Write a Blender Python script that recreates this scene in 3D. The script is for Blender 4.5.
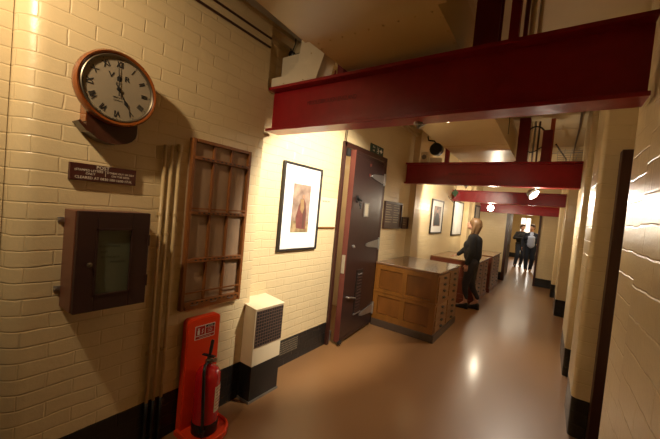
import bpy, bmesh, math, random
from mathutils import Vector, Matrix
from math import radians as R_, sin, cos, pi
random.seed(7)
for o in list(bpy.data.objects): bpy.data.objects.remove(o)
SC = bpy.context.scene
COL = SC.collection

# ------------------------------------------------------------------ camera
F_PX, YAW, PITCH, ROLL, CAM_Z = 316.632, R_(34.838), R_(-1.9126), R_(5.34), 1.62
fw = Vector((-sin(YAW)*cos(PITCH), cos(YAW)*cos(PITCH), sin(PITCH)))
r0 = Vector((cos(YAW), sin(YAW), 0)); u0 = r0.cross(fw)
rt = r0*cos(ROLL)+u0*sin(ROLL); up = -r0*sin(ROLL)+u0*cos(ROLL)
cd = bpy.data.cameras.new('camera'); cam = bpy.data.objects.new('camera', cd); COL.objects.link(cam)
cd.sensor_width = 36; cd.lens = F_PX/660*36; cd.clip_start = 0.02; cd.clip_end = 100
cam.matrix_world = Matrix(((rt.x, up.x, -fw.x, 0), (rt.y, up.y, -fw.y, 0), (rt.z, up.z, -fw.z, CAM_Z), (0, 0, 0, 1)))
SC.camera = cam

# ------------------------------------------------------------------ world, lights, exposure
w = bpy.data.worlds.new('world'); SC.world = w; w.use_nodes = True
w.node_tree.nodes['Background'].inputs[0].default_value = (1.0, 0.78, 0.5, 1)
w.node_tree.nodes['Background'].inputs[1].default_value = 0.008
SC.view_settings.view_transform = 'Standard'; SC.view_settings.look = 'None'
SC.view_settings.gamma = 1; SC.view_settings.use_curve_mapping = False
SC.view_settings.exposure = 0.0
WARM = (1.0, 0.77, 0.50)

def spot(name, loc, target, energy, angle, blend=.6, size=.05, col=WARM):
    d = bpy.data.lights.new(name, 'SPOT'); d.energy = energy; d.spot_size = R_(angle); d.spot_blend = blend
    d.shadow_soft_size = size; d.color = col
    o = bpy.data.objects.new(name, d); COL.objects.link(o); o.location = loc
    o.rotation_euler = (Vector(target)-Vector(loc)).to_track_quat('-Z', 'Y').to_euler(); return o
def area(name, loc, target, energy, sx, sy, col=WARM):
    d = bpy.data.lights.new(name, 'AREA'); d.energy = energy; d.shape = 'RECTANGLE'; d.size = sx; d.size_y = sy; d.color = col
    o = bpy.data.objects.new(name, d); COL.objects.link(o); o.location = loc
    o.rotation_euler = (Vector(target)-Vector(loc)).to_track_quat('-Z', 'Y').to_euler(); return o
def point(name, loc, energy, size=.05, col=WARM):
    d = bpy.data.lights.new(name, 'POINT'); d.energy = energy; d.shadow_soft_size = size; d.color = col
    o = bpy.data.objects.new(name, d); COL.objects.link(o); o.location = loc; return o

spot('lamp_clock_wall', (-1.42, -0.22, 2.72), (-1.98, 0.48, 2.20), 68, 116, 1.0, .045)
point('lamp_clock_wall_spill', (-1.40, -0.20, 2.74), 3.5, .05)
spot('lamp_portrait', (-0.75, 2.35, 2.36), (-2.08, 2.78, 1.50), 290, 92, .45, .04, (1, .89, .72))
point('lamp_portrait_spill', (-0.70, 2.45, 2.30), 3.5, .05)
spot('lamp_dark_picture', (-1.15, 5.62, 2.36), (-2.0, 6.75, 1.75), 150, 105, .6, .04, (1, .86, .66))
spot('lamp_corridor', (-0.21, 5.29, 2.04), (0.05, 4.55, 1.2), 75, 115, .8, .07, (1, .88, .72))
point('lamp_corridor_spill', (-0.19, 5.26, 2.02), 11, .06, (1, .84, .64))
spot('lamp_pale_sheets', (-1.25, 8.22, 2.2), (-2.0, 8.9, 1.9), 30, 110, .6, .04, (1, .88, .7))
point('lamp_far_bulb', (-1.22, 8.50, 1.90), 40, .06, (1, .84, .6))
area('lamp_far_room', (-0.7, 14.0, 2.2), (-0.7, 14, 0), 40, 1.2, 3.0, (1, .85, .62))
area('lamp_far_window', (-0.95, 18.6, 1.5), (-0.9, 12, 0.9), 30, .6, 1.1, (1, .93, .82))
point('lamp_behind_door', (-2.9, 3.5, 2.2), 14, .05)

# ------------------------------------------------------------------ materials
MATS = {}
def mat(name, col, rough=.5, metal=0, noise=0, nscale=20, bump=0, emit=None, spec=.5, coat=0, stretch=None, alpha=None):
    if name in MATS: return MATS[name]
    m = bpy.data.materials.new(name); m.use_nodes = True; MATS[name] = m
    nt = m.node_tree; b = nt.nodes['Principled BSDF']
    b.inputs['Base Color'].default_value = (*col, 1); b.inputs['Roughness'].default_value = rough
    b.inputs['Metallic'].default_value = metal; b.inputs['Specular IOR Level'].default_value = spec
    b.inputs['Coat Weight'].default_value = coat
    tc = nt.nodes.new('ShaderNodeTexCoord'); mp = nt.nodes.new('ShaderNodeMapping'); nt.links.new(tc.outputs['Object'], mp.inputs[0])
    if stretch: mp.inputs['Scale'].default_value = stretch
    nz = nt.nodes.new('ShaderNodeTexNoise'); nz.inputs['Scale'].default_value = nscale; nz.inputs['Detail'].default_value = 5
    nt.links.new(mp.outputs[0], nz.inputs['Vector'])
    if noise:
        mx = nt.nodes.new('ShaderNodeMix'); mx.data_type = 'RGBA'
        mx.inputs[6].default_value = tuple(c*(1-noise) for c in col)+(1,); mx.inputs[7].default_value = tuple(min(1, c*(1+noise)) for c in col)+(1,)
        nt.links.new(nz.outputs['Fac'], mx.inputs[0]); nt.links.new(mx.outputs[2], b.inputs['Base Color'])
    if bump:
        bp = nt.nodes.new('ShaderNodeBump'); bp.inputs['Strength'].default_value = bump; bp.inputs['Distance'].default_value = .01
        nt.links.new(nz.outputs['Fac'], bp.inputs['Height']); nt.links.new(bp.outputs[0], b.inputs['Normal'])
    if emit:
        b.inputs['Emission Color'].default_value = (*emit[0], 1); b.inputs['Emission Strength'].default_value = emit[1]
    if alpha is not None: b.inputs['Alpha'].default_value = alpha
    return m

def brick_mat(name, col, band, bw=.225, rh=.0765, rough=.34, strength=.9, mortar=.012, spec=.5):
    """painted brickwork: courses follow height, runs follow whichever wall direction; black painted plinth band"""
    m = bpy.data.materials.new(name); m.use_nodes = True; nt = m.node_tree; b = nt.nodes['Principled BSDF']; N = nt.nodes; L = nt.links
    tc = N.new('ShaderNodeTexCoord'); sp = N.new('ShaderNodeSeparateXYZ'); L.new(tc.outputs['Object'], sp.inputs[0])
    ad = N.new('ShaderNodeMath'); ad.operation = 'ADD'; L.new(sp.outputs[0], ad.inputs[0]); L.new(sp.outputs[1], ad.inputs[1])
    cb = N.new('ShaderNodeCombineXYZ'); L.new(ad.outputs[0], cb.inputs[0]); L.new(sp.outputs[2], cb.inputs[1])
    wn = N.new('ShaderNodeTexNoise'); wn.inputs['Scale'].default_value = 7; wn.inputs['Detail'].default_value = 2; L.new(tc.outputs['Object'], wn.inputs['Vector'])
    ws = N.new('ShaderNodeVectorMath'); ws.operation = 'SCALE'; ws.inputs['Scale'].default_value = .022; L.new(wn.outputs['Color'], ws.inputs[0])
    wa = N.new('ShaderNodeVectorMath'); wa.operation = 'ADD'; L.new(cb.outputs[0], wa.inputs[0]); L.new(ws.outputs[0], wa.inputs[1])
    br = N.new('ShaderNodeTexBrick'); L.new(wa.outputs[0], br.inputs['Vector'])
    br.inputs['Scale'].default_value = 1; br.inputs['Brick Width'].default_value = bw; br.inputs['Row Height'].default_value = rh
    br.inputs['Mortar Size'].default_value = mortar*.5; br.inputs['Mortar Smooth'].default_value = 1.0; br.inputs['Bias'].default_value = 0
    br.inputs['Color1'].default_value = (1, 1, 1, 1); br.inputs['Color2'].default_value = (.93, .93, .93, 1); br.inputs['Mortar'].default_value = (0, 0, 0, 1)
    n1 = N.new('ShaderNodeTexNoise'); n1.inputs['Scale'].default_value = 24; n1.inputs['Detail'].default_value = 6; n1.inputs['Roughness'].default_value = .6
    L.new(tc.outputs['Object'], n1.inputs['Vector'])
    n2 = N.new('ShaderNodeTexNoise'); n2.inputs['Scale'].default_value = 2.2; n2.inputs['Detail'].default_value = 4; L.new(tc.outputs['Object'], n2.inputs['Vector'])
    ml = N.new('ShaderNodeMath'); ml.operation = 'MULTIPLY_ADD'; ml.inputs[1].default_value = .75; L.new(n1.outputs['Fac'], ml.inputs[0])
    bwn = N.new('ShaderNodeRGBToBW'); L.new(br.outputs['Color'], bwn.inputs[0]); L.new(bwn.outputs[0], ml.inputs[2])
    bp = N.new('ShaderNodeBump'); bp.inputs['Strength'].default_value = strength; bp.inputs['Distance'].default_value = .006
    L.new(ml.outputs[0], bp.inputs['Height']); L.new(bp.outputs[0], b.inputs['Normal'])
    # colour
    c1 = N.new('ShaderNodeMix'); c1.data_type = 'RGBA'; c1.inputs[6].default_value = tuple(c*.86 for c in col)+(1,); c1.inputs[7].default_value = tuple(min(1, c*1.1) for c in col)+(1,)
    L.new(n2.outputs['Fac'], c1.inputs[0])
    c2 = N.new('ShaderNodeMix'); c2.data_type = 'RGBA'; c2.blend_type = 'MULTIPLY'; L.new(br.outputs['Fac'], c2.inputs[0]); L.new(c1.outputs[2], c2.inputs[6]); c2.inputs[7].default_value = (.97, .96, .94, 1)
    lt = N.new('ShaderNodeMath'); lt.operation = 'LESS_THAN'; lt.inputs[1].default_value = band
    wz = N.new('ShaderNodeMath'); wz.operation = 'MULTIPLY_ADD'; wz.inputs[1].default_value = .006; L.new(n1.outputs['Fac'], wz.inputs[0]); L.new(sp.outputs[2], wz.inputs[2]); L.new(wz.outputs[0], lt.inputs[0])
    c3 = N.new('ShaderNodeMix'); c3.data_type = 'RGBA'; L.new(lt.outputs[0], c3.inputs[0]); L.new(c2.outputs[2], c3.inputs[6]); c3.inputs[7].default_value = (.012, .011, .010, 1)
    L.new(c3.outputs[2], b.inputs['Base Color']); b.inputs['Roughness'].default_value = rough; b.inputs['Specular IOR Level'].default_value = spec
    return m

CREAM = (.67, .53, .305)
M_WL = brick_mat('painted_brick_left', CREAM, .305, strength=.42)
M_WP = brick_mat('painted_brick_recess', CREAM, .275, strength=.5)
M_WR = brick_mat('painted_brick_right', CREAM, .315, bw=.33, rh=.112, rough=.27, strength=.4)
M_WF = brick_mat('painted_brick_far', CREAM, .235, strength=.5)
M_CEIL = mat('ceiling_paint', (.60, .48, .29), .6, noise=.12, nscale=3, bump=.2)
M_RED = mat('red_gloss_steel', (.30, .010, .014), .30, noise=.25, nscale=14, bump=.18, spec=.5)
M_REDD = mat('dark_red_steel', (.16, .008, .012), .4, noise=.2, nscale=14, bump=.15)
M_DUCT = mat('duct_cream_paint', (.52, .36, .15), .33, noise=.08, nscale=5, bump=.15)
M_CREAMM = mat('cream_metal_paint', (.74, .62, .42), .4, noise=.06, nscale=6, bump=.05)
M_WHITEC = mat('pale_plaster', (.72, .62, .45), .6, noise=.1, nscale=6, bump=.2)
M_BLACK = mat('black_paint', (.012, .011, .010), .35, bump=.1)
M_BLACKM = mat('black_metal', (.02, .02, .02), .4, metal=.3)
M_BROWN = mat('dark_red_brown_paint', (.045, .014, .009), .38, noise=.2, nscale=10, bump=.1)
M_DOOR = mat('door_oxblood_paint', (.028, .012, .010), .34, noise=.2, nscale=6, bump=.12)
M_DOORE = mat('door_edge_paint', (.12, .028, .020), .4, noise=.2, nscale=8)
M_OAK = mat('oak_wood', (.20, .075, .012), .34, noise=.5, nscale=9, bump=.12, stretch=(1, 1, .12))
M_OAKD = mat('oak_drawer_front', (.21, .095, .028), .38, noise=.3, nscale=10, bump=.1, stretch=(.15, 1, 1))
M_OAKT = mat('oak_top_polish', (.19, .095, .045), .16, noise=.25, nscale=8, stretch=(.2, 1, 1))
M_OAKP = mat('oak_panel_figure', (.165, .058, .010), .34, noise=.6, nscale=7, bump=.1, stretch=(1, 1, .25))
M_MAHOG = mat('reddish_wood', (.13, .030, .012), .4, noise=.3, nscale=8, stretch=(1, 1, .15))
M_LATT = mat('lattice_wood', (.25, .085, .018), .45, noise=.35, nscale=14, bump=.1, stretch=(1, 1, .2))
M_HARD = mat('board_backing', (.34, .22, .13), .7, noise=.2, nscale=25, stretch=(1, 1, .3))
M_CLOCKW = mat('clock_mahogany', (.22, .055, .009), .25, noise=.35, nscale=8, coat=.4, stretch=(1, 1, .3))
M_CLOCKD = mat('clock_dark_mahogany', (.055, .014, .007), .3, noise=.3, nscale=8, coat=.2)
M_DIAL = mat('dial_cream', (.30, .245, .165), .5, noise=.06, nscale=8)
M_BRASS = mat('dull_brass', (.24, .20, .14), .35, metal=.9)
M_STEEL = mat('steel_grey', (.50, .49, .46), .32, metal=.85, noise=.15, nscale=30)
M_GREYP = mat('grey_painted_metal', (.23, .21, .18), .4, metal=.4)
M_EXR = mat('extinguisher_red', (.55, .010, .015), .22, coat=.5)
M_STAND = mat('stand_orange_red', (.85, .060, .012), .3, bump=.03, nscale=30)
M_WHITE = mat('white_card', (.80, .78, .73), .6)
M_PAPER = mat('yellowed_paper', (.70, .60, .40), .6)
M_INK = mat('ink_black', (.02, .018, .016), .6)
M_LETTER = mat('lettering_cream', (.80, .72, .58), .5)
M_GREEN = mat('exit_green', (.006, .045, .032), .4)
M_FRAME = mat('picture_frame_black', (.02, .016, .014), .35)
M_SKIN = mat('skin', (.50, .26, .17), .5, noise=.06, nscale=30)
M_HAIRB = mat('dark_blond_hair', (.15, .080, .034), .5, noise=.4, nscale=40, stretch=(1, 1, .1), bump=.4)
M_HAIRD = mat('dark_brown_hair', (.05, .025, .014), .5, noise=.3, nscale=40)
M_KNIT = mat('black_knit', (.010, .009, .010), .85, noise=.3, nscale=60, bump=.3)
M_TROUS = mat('black_trousers', (.022, .018, .020), .8, bump=.2, nscale=40)
M_NAVY = mat('navy_blazer', (.014, .017, .032), .8, bump=.1)
M_DENIM = mat('navy_trousers', (.014, .020, .038), .85)
M_SHIRT = mat('pale_blue_shirt', (.46, .52, .72), .7)
M_SHOE = mat('black_leather', (.012, .010, .010), .4)
M_TAN = mat('tan_leather', (.30, .14, .05), .5)
M_LIT = mat('lamp_face', (1, .9, .7), .5, emit=((1, .90, .76), 26))
M_WINDOW = mat('lit_far_window', (1, .9, .7), .5, emit=((1, .92, .78), 1.8))
M_GLASSG = mat('green_grey_notice', (.085, .095, .060), .35, noise=.12, nscale=9)

def floor_mat():
    m = bpy.data.materials.new('floor_red_brown_paint'); m.use_nodes = True; nt = m.node_tree; N = nt.nodes; L = nt.links; b = N['Principled BSDF']
    tc = N.new('ShaderNodeTexCoord')
    n1 = N.new('ShaderNodeTexNoise'); n1.inputs['Scale'].default_value = 1.1; n1.inputs['Detail'].default_value = 2; L.new(tc.outputs['Object'], n1.inputs['Vector'])
    n2 = N.new('ShaderNodeTexNoise'); n2.inputs['Scale'].default_value = 2.0; n2.inputs['Detail'].default_value = 1; L.new(tc.outputs['Object'], n2.inputs['Vector'])
    mx = N.new('ShaderNodeMix'); mx.data_type = 'RGBA'; mx.inputs[6].default_value = (.235, .113, .040, 1); mx.inputs[7].default_value = (.28, .140, .052, 1); L.new(n1.outputs['Fac'], mx.inputs[0])
    L.new(mx.outputs[2], b.inputs['Base Color'])
    mr = N.new('ShaderNodeMapRange'); mr.inputs[1].default_value = .2; mr.inputs[2].default_value = .8; mr.inputs[3].default_value = .38; mr.inputs[4].default_value = .46; b.inputs['Specular IOR Level'].default_value = .85; b.inputs['Coat Weight'].default_value = .35; b.inputs['Coat Roughness'].default_value = .17
    L.new(n1.outputs['Fac'], mr.inputs[0]); L.new(mr.outputs[0], b.inputs['Roughness'])
    return m
M_FLOOR = floor_mat()

# ------------------------------------------------------------------ mesh helpers
class MB:
    def __init__(s): s.bm = bmesh.new()
    def box(s, x0, x1, y0, y1, z0, z1, bevel=0):
        vs = [s.bm.verts.new((x, y, z)) for z in (z0, z1) for y in (y0, y1) for x in (x0, x1)]
        fs = [s.bm.faces.new([vs[i] for i in q]) for q in ((0, 2, 3, 1), (4, 5, 7, 6), (0, 1, 5, 4), (2, 6, 7, 3), (0, 4, 6, 2), (1, 3, 7, 5))]
        if bevel:
            es = list({e for f in fs for e in f.edges})
            bmesh.ops.bevel(s.bm, geom=es, offset=bevel, segments=2, affect='EDGES', profile=.5)
        return s
    def prism(s, pts, axis, a, b):
        """closed outline pts in the plane normal to axis, extruded from a to b"""
        def P(p, t):
            return {'x': (t, p[0], p[1]), 'y': (p[0], t, p[1]), 'z': (p[0], p[1], t)}[axis]
        A = [s.bm.verts.new(P(p, a)) for p in pts]; B = [s.bm.verts.new(P(p, b)) for p in pts]; n = len(pts)
        fs = [s.bm.faces.new(A), s.bm.faces.new(B[::-1])]
        for i in range(n): fs.append(s.bm.faces.new((A[i], B[i], B[(i+1) % n], A[(i+1) % n])))
        bmesh.ops.recalc_face_normals(s.bm, faces=fs); return s
    def tube(s, pts, r, n=10, closed=False):
        pts = [Vector(p) for p in pts]; rings = []
        rs = r if isinstance(r, (list, tuple)) else [r]*len(pts)
        up_ = None
        for i, p in enumerate(pts):
            d = (pts[min(i+1, len(pts)-1)]-pts[max(i-1, 0)]).normalized()
            if up_ is None:
                up_ = Vector((0, 0, 1)) if abs(d.z) < .9 else Vector((1, 0, 0))
            a = d.cross(up_).normalized(); b_ = a.cross(d).normalized(); up_ = b_
            rings.append([s.bm.verts.new(p+(a*cos(2*pi*k/n)+b_*sin(2*pi*k/n))*rs[i]) for k in range(n)])
        fs = []
        for i in range(len(rings)-1):
            for k in range(n): fs.append(s.bm.faces.new((rings[i][k], rings[i][(k+1) % n], rings[i+1][(k+1) % n], rings[i+1][k])))
        fs.append(s.bm.faces.new(rings[0][::-1])); fs.append(s.bm.faces.new(rings[-1]))
        bmesh.ops.recalc_face_normals(s.bm, faces=fs)
        return s
    def lathe(s, prof, c=(0, 0, 0), axis='z', n=40, loop=False):
        """profile of (radius, height) about an axis through c"""
        c = Vector(c); rings = []
        for r, h in prof:
            ring = []
            for k in range(n):
                t = 2*pi*k/n; a, b_ = r*cos(t), r*sin(t)
                v = {'z': (a, b_, h), 'y': (a, h, b_), 'x': (h, a, b_)}[axis]
                ring.append(s.bm.verts.new(c+Vector(v)))
            rings.append(ring)
        fs = []
        for i in range(len(rings)-1):
            for k in range(n): fs.append(s.bm.faces.new((rings[i][k], rings[i][(k+1) % n], rings[i+1][(k+1) % n], rings[i+1][k])))
        if loop:
            for k in range(n): fs.append(s.bm.faces.new((rings[-1][k], rings[-1][(k+1) % n], rings[0][(k+1) % n], rings[0][k])))
        if prof[0][0] > 1e-5 and not loop: fs.append(s.bm.faces.new(rings[0][::-1]))
        if prof[-1][0] > 1e-5 and not loop: fs.append(s.bm.faces.new(rings[-1]))
        bmesh.ops.recalc_face_normals(s.bm, faces=fs)
        return s
    def ball(s, c, r, sc=(1, 1, 1), rot=None, n=16):
        m = Matrix.Translation(c) @ (rot.to_4x4() if rot else Matrix.Identity(4)) @ Matrix.Diagonal((r*sc[0], r*sc[1], r*sc[2], 1))
        bmesh.ops.create_uvsphere(s.bm, u_segments=n, v_segments=max(6, n//2+2), radius=1, matrix=m); return s
    def cap(s, a, b, ra, rb, n=14):
        a, b = Vector(a), Vector(b); s.ball(a, ra, n=n); s.ball(b, rb, n=n)
        d = b-a
        if d.length > 1e-4:
            q = d.to_track_quat('Z', 'Y').to_matrix().to_4x4()
            bmesh.ops.create_cone(s.bm, cap_ends=True, segments=n, radius1=ra, radius2=rb, depth=d.length, matrix=Matrix.Translation((a+b)/2) @ q)
        return s
    def chain(s, pts):
        for (p, r), (q, t) in zip(pts, pts[1:]): s.cap(p, q, r, t)
        return s
    def xf(s, m): bmesh.ops.transform(s.bm, matrix=m, verts=s.bm.verts); return s
    def build(s, name, m, parent=None, smooth=False, remesh=None, sm=4):
        me = bpy.data.meshes.new(name); s.bm.to_mesh(me); s.bm.free()
        if remesh:
            t = bpy.data.objects.new('tmp', me); COL.objects.link(t)
            k = t.modifiers.new('r', 'REMESH'); k.mode = 'VOXEL'; k.voxel_size = remesh; k.use_smooth_shade = True
            k = t.modifiers.new('s', 'SMOOTH'); k.iterations = sm; k.factor = .5
            dg = bpy.context.evaluated_depsgraph_get(); me2 = bpy.data.meshes.new_from_object(t.evaluated_get(dg))
            bpy.data.objects.remove(t); me = me2; me.name = name; smooth = True
        me.materials.clear(); me.materials.append(m)
        if smooth:
            me.polygons.foreach_set('use_smooth', [True]*len(me.polygons))
        o = bpy.data.objects.new(name, me); COL.objects.link(o)
        if parent: o.parent = parent
        return o
def smooth_angle(o, deg=35):
    me = o.data
    bm = bmesh.new(); bm.from_mesh(me)
    for e in bm.edges:
        if len(e.link_faces) == 2 and e.calc_face_angle(0) > R_(deg): e.smooth = False
    for f in bm.faces: f.smooth = True
    bm.to_mesh(me); bm.free(); return o
def thing(name, label, cat, loc=(0, 0, 0), rotz=0, group=None):
    o = bpy.data.objects.new(name, None); COL.objects.link(o); o.empty_display_size = .1
    o.location = loc; o.rotation_euler = (0, 0, rotz); o['label'] = label; o['category'] = cat
    if group: o['group'] = group
    return o
def tag(o, label, cat, group=None, kind=None):
    o['label'] = label; o['category'] = cat
    if group: o['group'] = group
    if kind: o['kind'] = kind
    return o
def struct(name, mb, m, label=None):
    o = mb.build(name, m); o['kind'] = 'structure'
    if label: o['label'] = label
    return o
def dup(root, loc, rotz=None, label=None):
    r = root.copy(); COL.objects.link(r); r.location = loc
    if rotz is not None: r.rotation_euler = (0, 0, rotz)
    if label: r['label'] = label
    for ch in list(root.children):
        c = ch.copy(); COL.objects.link(c); c.parent = r
        for g in ch.children:
            d = g.copy(); COL.objects.link(d); d.parent = c
    return r
def text(bmb, s, size, cx, y, cz, ext=.0008, align='CENTER', sx=1.0, rot=0, bold=0):
    """lettering facing local -y at depth y, centred on (cx, cz), appended to MB"""
    cu = bpy.data.curves.new('t', 'FONT'); cu.body = s; cu.size = size; cu.extrude = ext; cu.align_x = align; cu.align_y = 'CENTER'; cu.resolution_u = 2; cu.offset = bold
    t = bpy.data.objects.new('t', cu); COL.objects.link(t)
    dg = bpy.context.evaluated_depsgraph_get(); me = bpy.data.meshes.new_from_object(t.evaluated_get(dg))
    me.transform(Matrix.Translation((cx, y, cz)) @ Matrix.Rotation(-rot, 4, 'Y') @ Matrix.Rotation(pi/2, 4, 'X') @ Matrix.Diagonal((sx, 1, 1, 1)))
    bmb.bm.from_mesh(me); bpy.data.objects.remove(t); bpy.data.curves.remove(cu); bpy.data.meshes.remove(me)
    return bmb
def copies(first, pts, parent):
    # further pieces sharing the first one's mesh, at offsets from it
    for p in pts:
        c = first.copy(); COL.objects.link(c); c.parent = parent; c.location = p
WALLROT = pi/2     # local +x runs down the corridor (+Y), local -y faces into the corridor (+X)

# ================================================================== the setting
CZ = 3.12
f = MB(); f.box(-3.6, 1.6, -1.6, 20, -.12, 0); struct('floor', f, M_FLOOR)
f = MB(); f.box(-3.6, 1.6, -1.6, 20, CZ, CZ+.15); struct('ceiling', f, M_CEIL)

# left wall, clock section: bullnosed near corner at Y .33, square far corner at Y 1.79
pts = [(-2.5, 1.79), (-1.98, 1.79)]
r = .11
for k in range(9):
    a = pi/2*k/8; pts.append((-1.98-r+r*cos(a), .33+r-r*sin(a)))
pts += [(-2.5, .33)]
f = MB(); f.prism(pts, 'z', 0, CZ); o = struct('wall_left', f, M_WL); smooth_angle(o, 30)
f = MB(); f.box(-2.5, -2.06, -1.5, .33, 0, CZ); struct('wall_left.001', f, M_WL)
# recess with the portrait and the steel door
f = MB()
f.box(-2.5, -2.08, 1.79, 3.16, 0, CZ); f.box(-2.5, -2.08, 3.16, 4.26, 2.42, CZ); f.box(-2.5, -2.08, 4.26, 5.36, 0, CZ)
struct('wall_left.002', f, M_WP)
f = MB(); f.box(-2.5, -1.97, 5.36, 5.75, 0, CZ); struct('wall_left.003', f, M_WP)            # pilaster
f = MB(); f.box(-2.5, -2.0, 5.75, 9.25, 0, CZ); struct('wall_left.004', f, M_WP)
f = MB(); f.box(-2.5, -1.87, 9.25, 9.62, 0, CZ); struct('wall_left.005', f, M_WP)           # second pilaster
f = MB(); f.box(-2.5, -1.80, 9.62, 10.6, 0, CZ); struct('wall_left.006', f, M_WP)
f = MB(); f.box(-2.08, -2.03, 1.8, 5.36, 3.01, 3.06); f.box(-2.08, -2.0, 1.8, 5.36, 3.06, CZ); struct('trim_1', f, M_CEIL)   # coving strip
# little room seen through the gap of the open door
f = MB(); f.box(-3.5, -3.4, 2.9, 4.6, 0, CZ); f.box(-3.5, -2.5, 2.8, 2.9, 0, CZ); f.box(-3.5, -2.5, 4.5, 4.6, 0, CZ); struct('wall_door_room', f, M_CREAMM)

# far wall with the opening
f = MB(); f.box(-1.87, -1.06, 10.6, 10.8, 0, CZ); f.box(-.24, .9, 10.6, 10.8, 0, CZ); f.box(-1.06, -.24, 10.6, 10.8, 2.05, CZ)
struct('wall_far', f, M_WF)
f = MB(); f.box(-1.075, -.995, 10.56, 10.82, 0, 2.05); f.box(-.275, -.225, 10.56, 10.82, 0, 2.05)
struct('trim_2', f, M_BROWN)
# passage beyond
f = MB(); f.box(-1.9, -1.75, 10.8, 19.2, 0, 2.6); f.box(.1, .3, 10.8, 19.2, 0, 2.6); struct('wall_passage', f, M_WF)
f = MB(); f.box(-1.9, .3, 19.2, 19.35, 0, 2.6); struct('wall_passage_end', f, M_WF)
f = MB(); f.box(-1.9, .3, 10.8, 19.3, 2.45, 2.6); struct('ceiling.001', f, M_CEIL)
f = MB(); f.box(-1.27, -.86, 19.14, 19.2, .35, 2.08); o = f.build('window_1', M_WINDOW); o['kind'] = 'structure'
b = MB(); b.box(-1.31, -1.27, 19.1, 19.2, .3, 2.12); b.box(-.86, -.82, 19.1, 19.2, .3, 2.12); b.box(-1.08, -1.05, 19.1, 19.19, .3, 2.1); b.box(-1.31, -.82, 19.1, 19.2, 2.08, 2.12); b.build('window_frame', M_CREAMM, o)

# right side: near pier, panel, recesses and projecting piers
pts = [(.9, -1.5), (.27, -1.5), (.27, 1.62)]
for k in range(7):
    a = pi/2*k/6; pts.append((.27+.04*(1-cos(a)), 1.62+.05*sin(a)))
pts += [(.9, 1.68)]
f = MB(); f.prism(pts, 'z', 0, CZ); o = struct('wall_right', f, M_WR); smooth_angle(o, 30)
f = MB(); f.box(.305, .9, 1.66, 2.17, 0, CZ); struct('wall_right.001', f, M_WR)
f = MB(); f.box(.62, .9, 2.17, 10.6, 0, CZ); struct('wall_right.002', f, M_WR)
def pier(n, x, y0, y1, rr=.035):
    pts = []
    for k in range(5):
        a = pi/2*k/4; pts.append((x+rr-rr*sin(a), y0+rr-rr*cos(a)))
    pts += [(x, y1), (.65, y1), (.65, y0)]
    f = MB(); f.prism(pts, 'z', 0, CZ); o = struct(n, f, M_WR); smooth_angle(o, 30)
pier('wall_right.003', .262, 3.2, 3.72)
pier('wall_right.004', .258, 4.45, 5.35)
pier('wall_right.005', .20, 7.4, 8.35)
pier('wall_right.006', .135, 9.3, 9.8)
f = MB(); f.box(.375, .47, 3.10, 3.2, 0, 2.25, .004); struct('trim_3', f, M_BROWN)

# ================================================================== steel beams
def ibeam(name, label, x0, x1, yc, z0, z1, fl=.15, tf=.022, tw=.014, group=None, m=M_RED):
    t = thing(name, label, 'beam', ((x0+x1)/2, yc, z0), 0, group)
    cx = (x0+x1)/2; h = z1-z0; L = (x1-x0)/2
    b = MB(); b.box(-L, L, -tw/2, tw/2, tf, h-tf); b.build('web', m, t)
    b = MB(); b.box(-L, L, -fl/2, fl/2, 0, tf, .003)
    b.build('bottom_flange', m, t)
    b = MB(); b.box(-L, L, -fl/2, fl/2, h-tf, h, .003); b.build('top_flange', m, t)
    return t
b1 = ibeam('steel_beam', 'large glossy red steel girder crossing the ceiling nearest, above the portrait', -2.0, .285, 1.895, 2.21, 2.565, .155)
b2 = ibeam('steel_beam', 'second red steel girder, beyond the steel door, over the first wooden chest', -2.085, .262, 5.12, 2.165, 2.51, .14)
b3 = ibeam('steel_beam', 'third red steel girder, just above the long pale framed picture', -2.01, .24, 7.93, 2.085, 2.35, .13)
b4 = ibeam('steel_beam', 'farthest red steel girder, over the opening where two men walk', -1.82, .172, 10.42, 1.965, 2.215, .12)
M_STENC = mat('stencil_dark_red', (.10, .006, .008), .45)
b = MB(); text(b, 'MIDDLESBROUGH ENGLAND', .045, -.55, -.0085, .205, .0006, sx=.75); b.build('stencil_lettering', M_STENC, b1)
b = MB(); text(b, 'MIDDLESBROUGH ENGLAND', .055, -.15, -.0085, .17, .0006, sx=.9); b.build('stencil_lettering', M_STENC, b2)
# bolts and clips on beam 1's flange
b = MB(); b.lathe([(.014, .332), (.014, .37), (.008, .37), (.008, .395)], (-.4325, -.045, 0), 'z', 6)
o = b.build('bolt', M_REDD, b1); copies(o, [(-.07, 0, 0)], b1)
# hangers rising from the beams to the ceiling
def hanger(x, y, z0, wx, wy, label, m=M_REDD, z1=CZ):
    t = thing('steel_hanger', label, 'steel post', (x, y, z0), 0, 'red posts between girders and ceiling')
    h = z1-z0
    b = MB(); b.box(-wx/2, wx/2, -wy/2, -wy/2+.012, 0, h); b.box(-wx/2, wx/2, wy/2-.012, wy/2, 0, h); b.box(-.006, .006, -wy/2+.012, wy/2-.012, 0, h)
    b.build('column', m, t)
    b = MB(); b.box(-wx/2-.015, wx/2+.015, -wy/2-.01, wy/2+.01, 0, .014); b.build('foot_plate', m, t)
hanger(-.39, 1.93, 2.565, .125, .10, 'dark red steel post standing on nearest girder right of the duct')
hanger(-.285, 2.13, 2.50, .05, .06, 'narrow pinkish red steel post behind nearest girder', M_RED)
hanger(-1.36, 1.95, 2.565, .07, .06, 'small dark red steel post on nearest girder left of the duct')
hanger(-.425, 5.14, 2.51, .13, .10, 'dark red steel post on second girder beside the duct')
hanger(-.15, 5.14, 2.51, .11, .09, 'dark red post on second girder with black cable looping into its top', z1=2.94)
hanger(-1.44, 5.14, 2.51, .06, .06, 'small red post on second girder left of the duct', M_RED)
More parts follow.
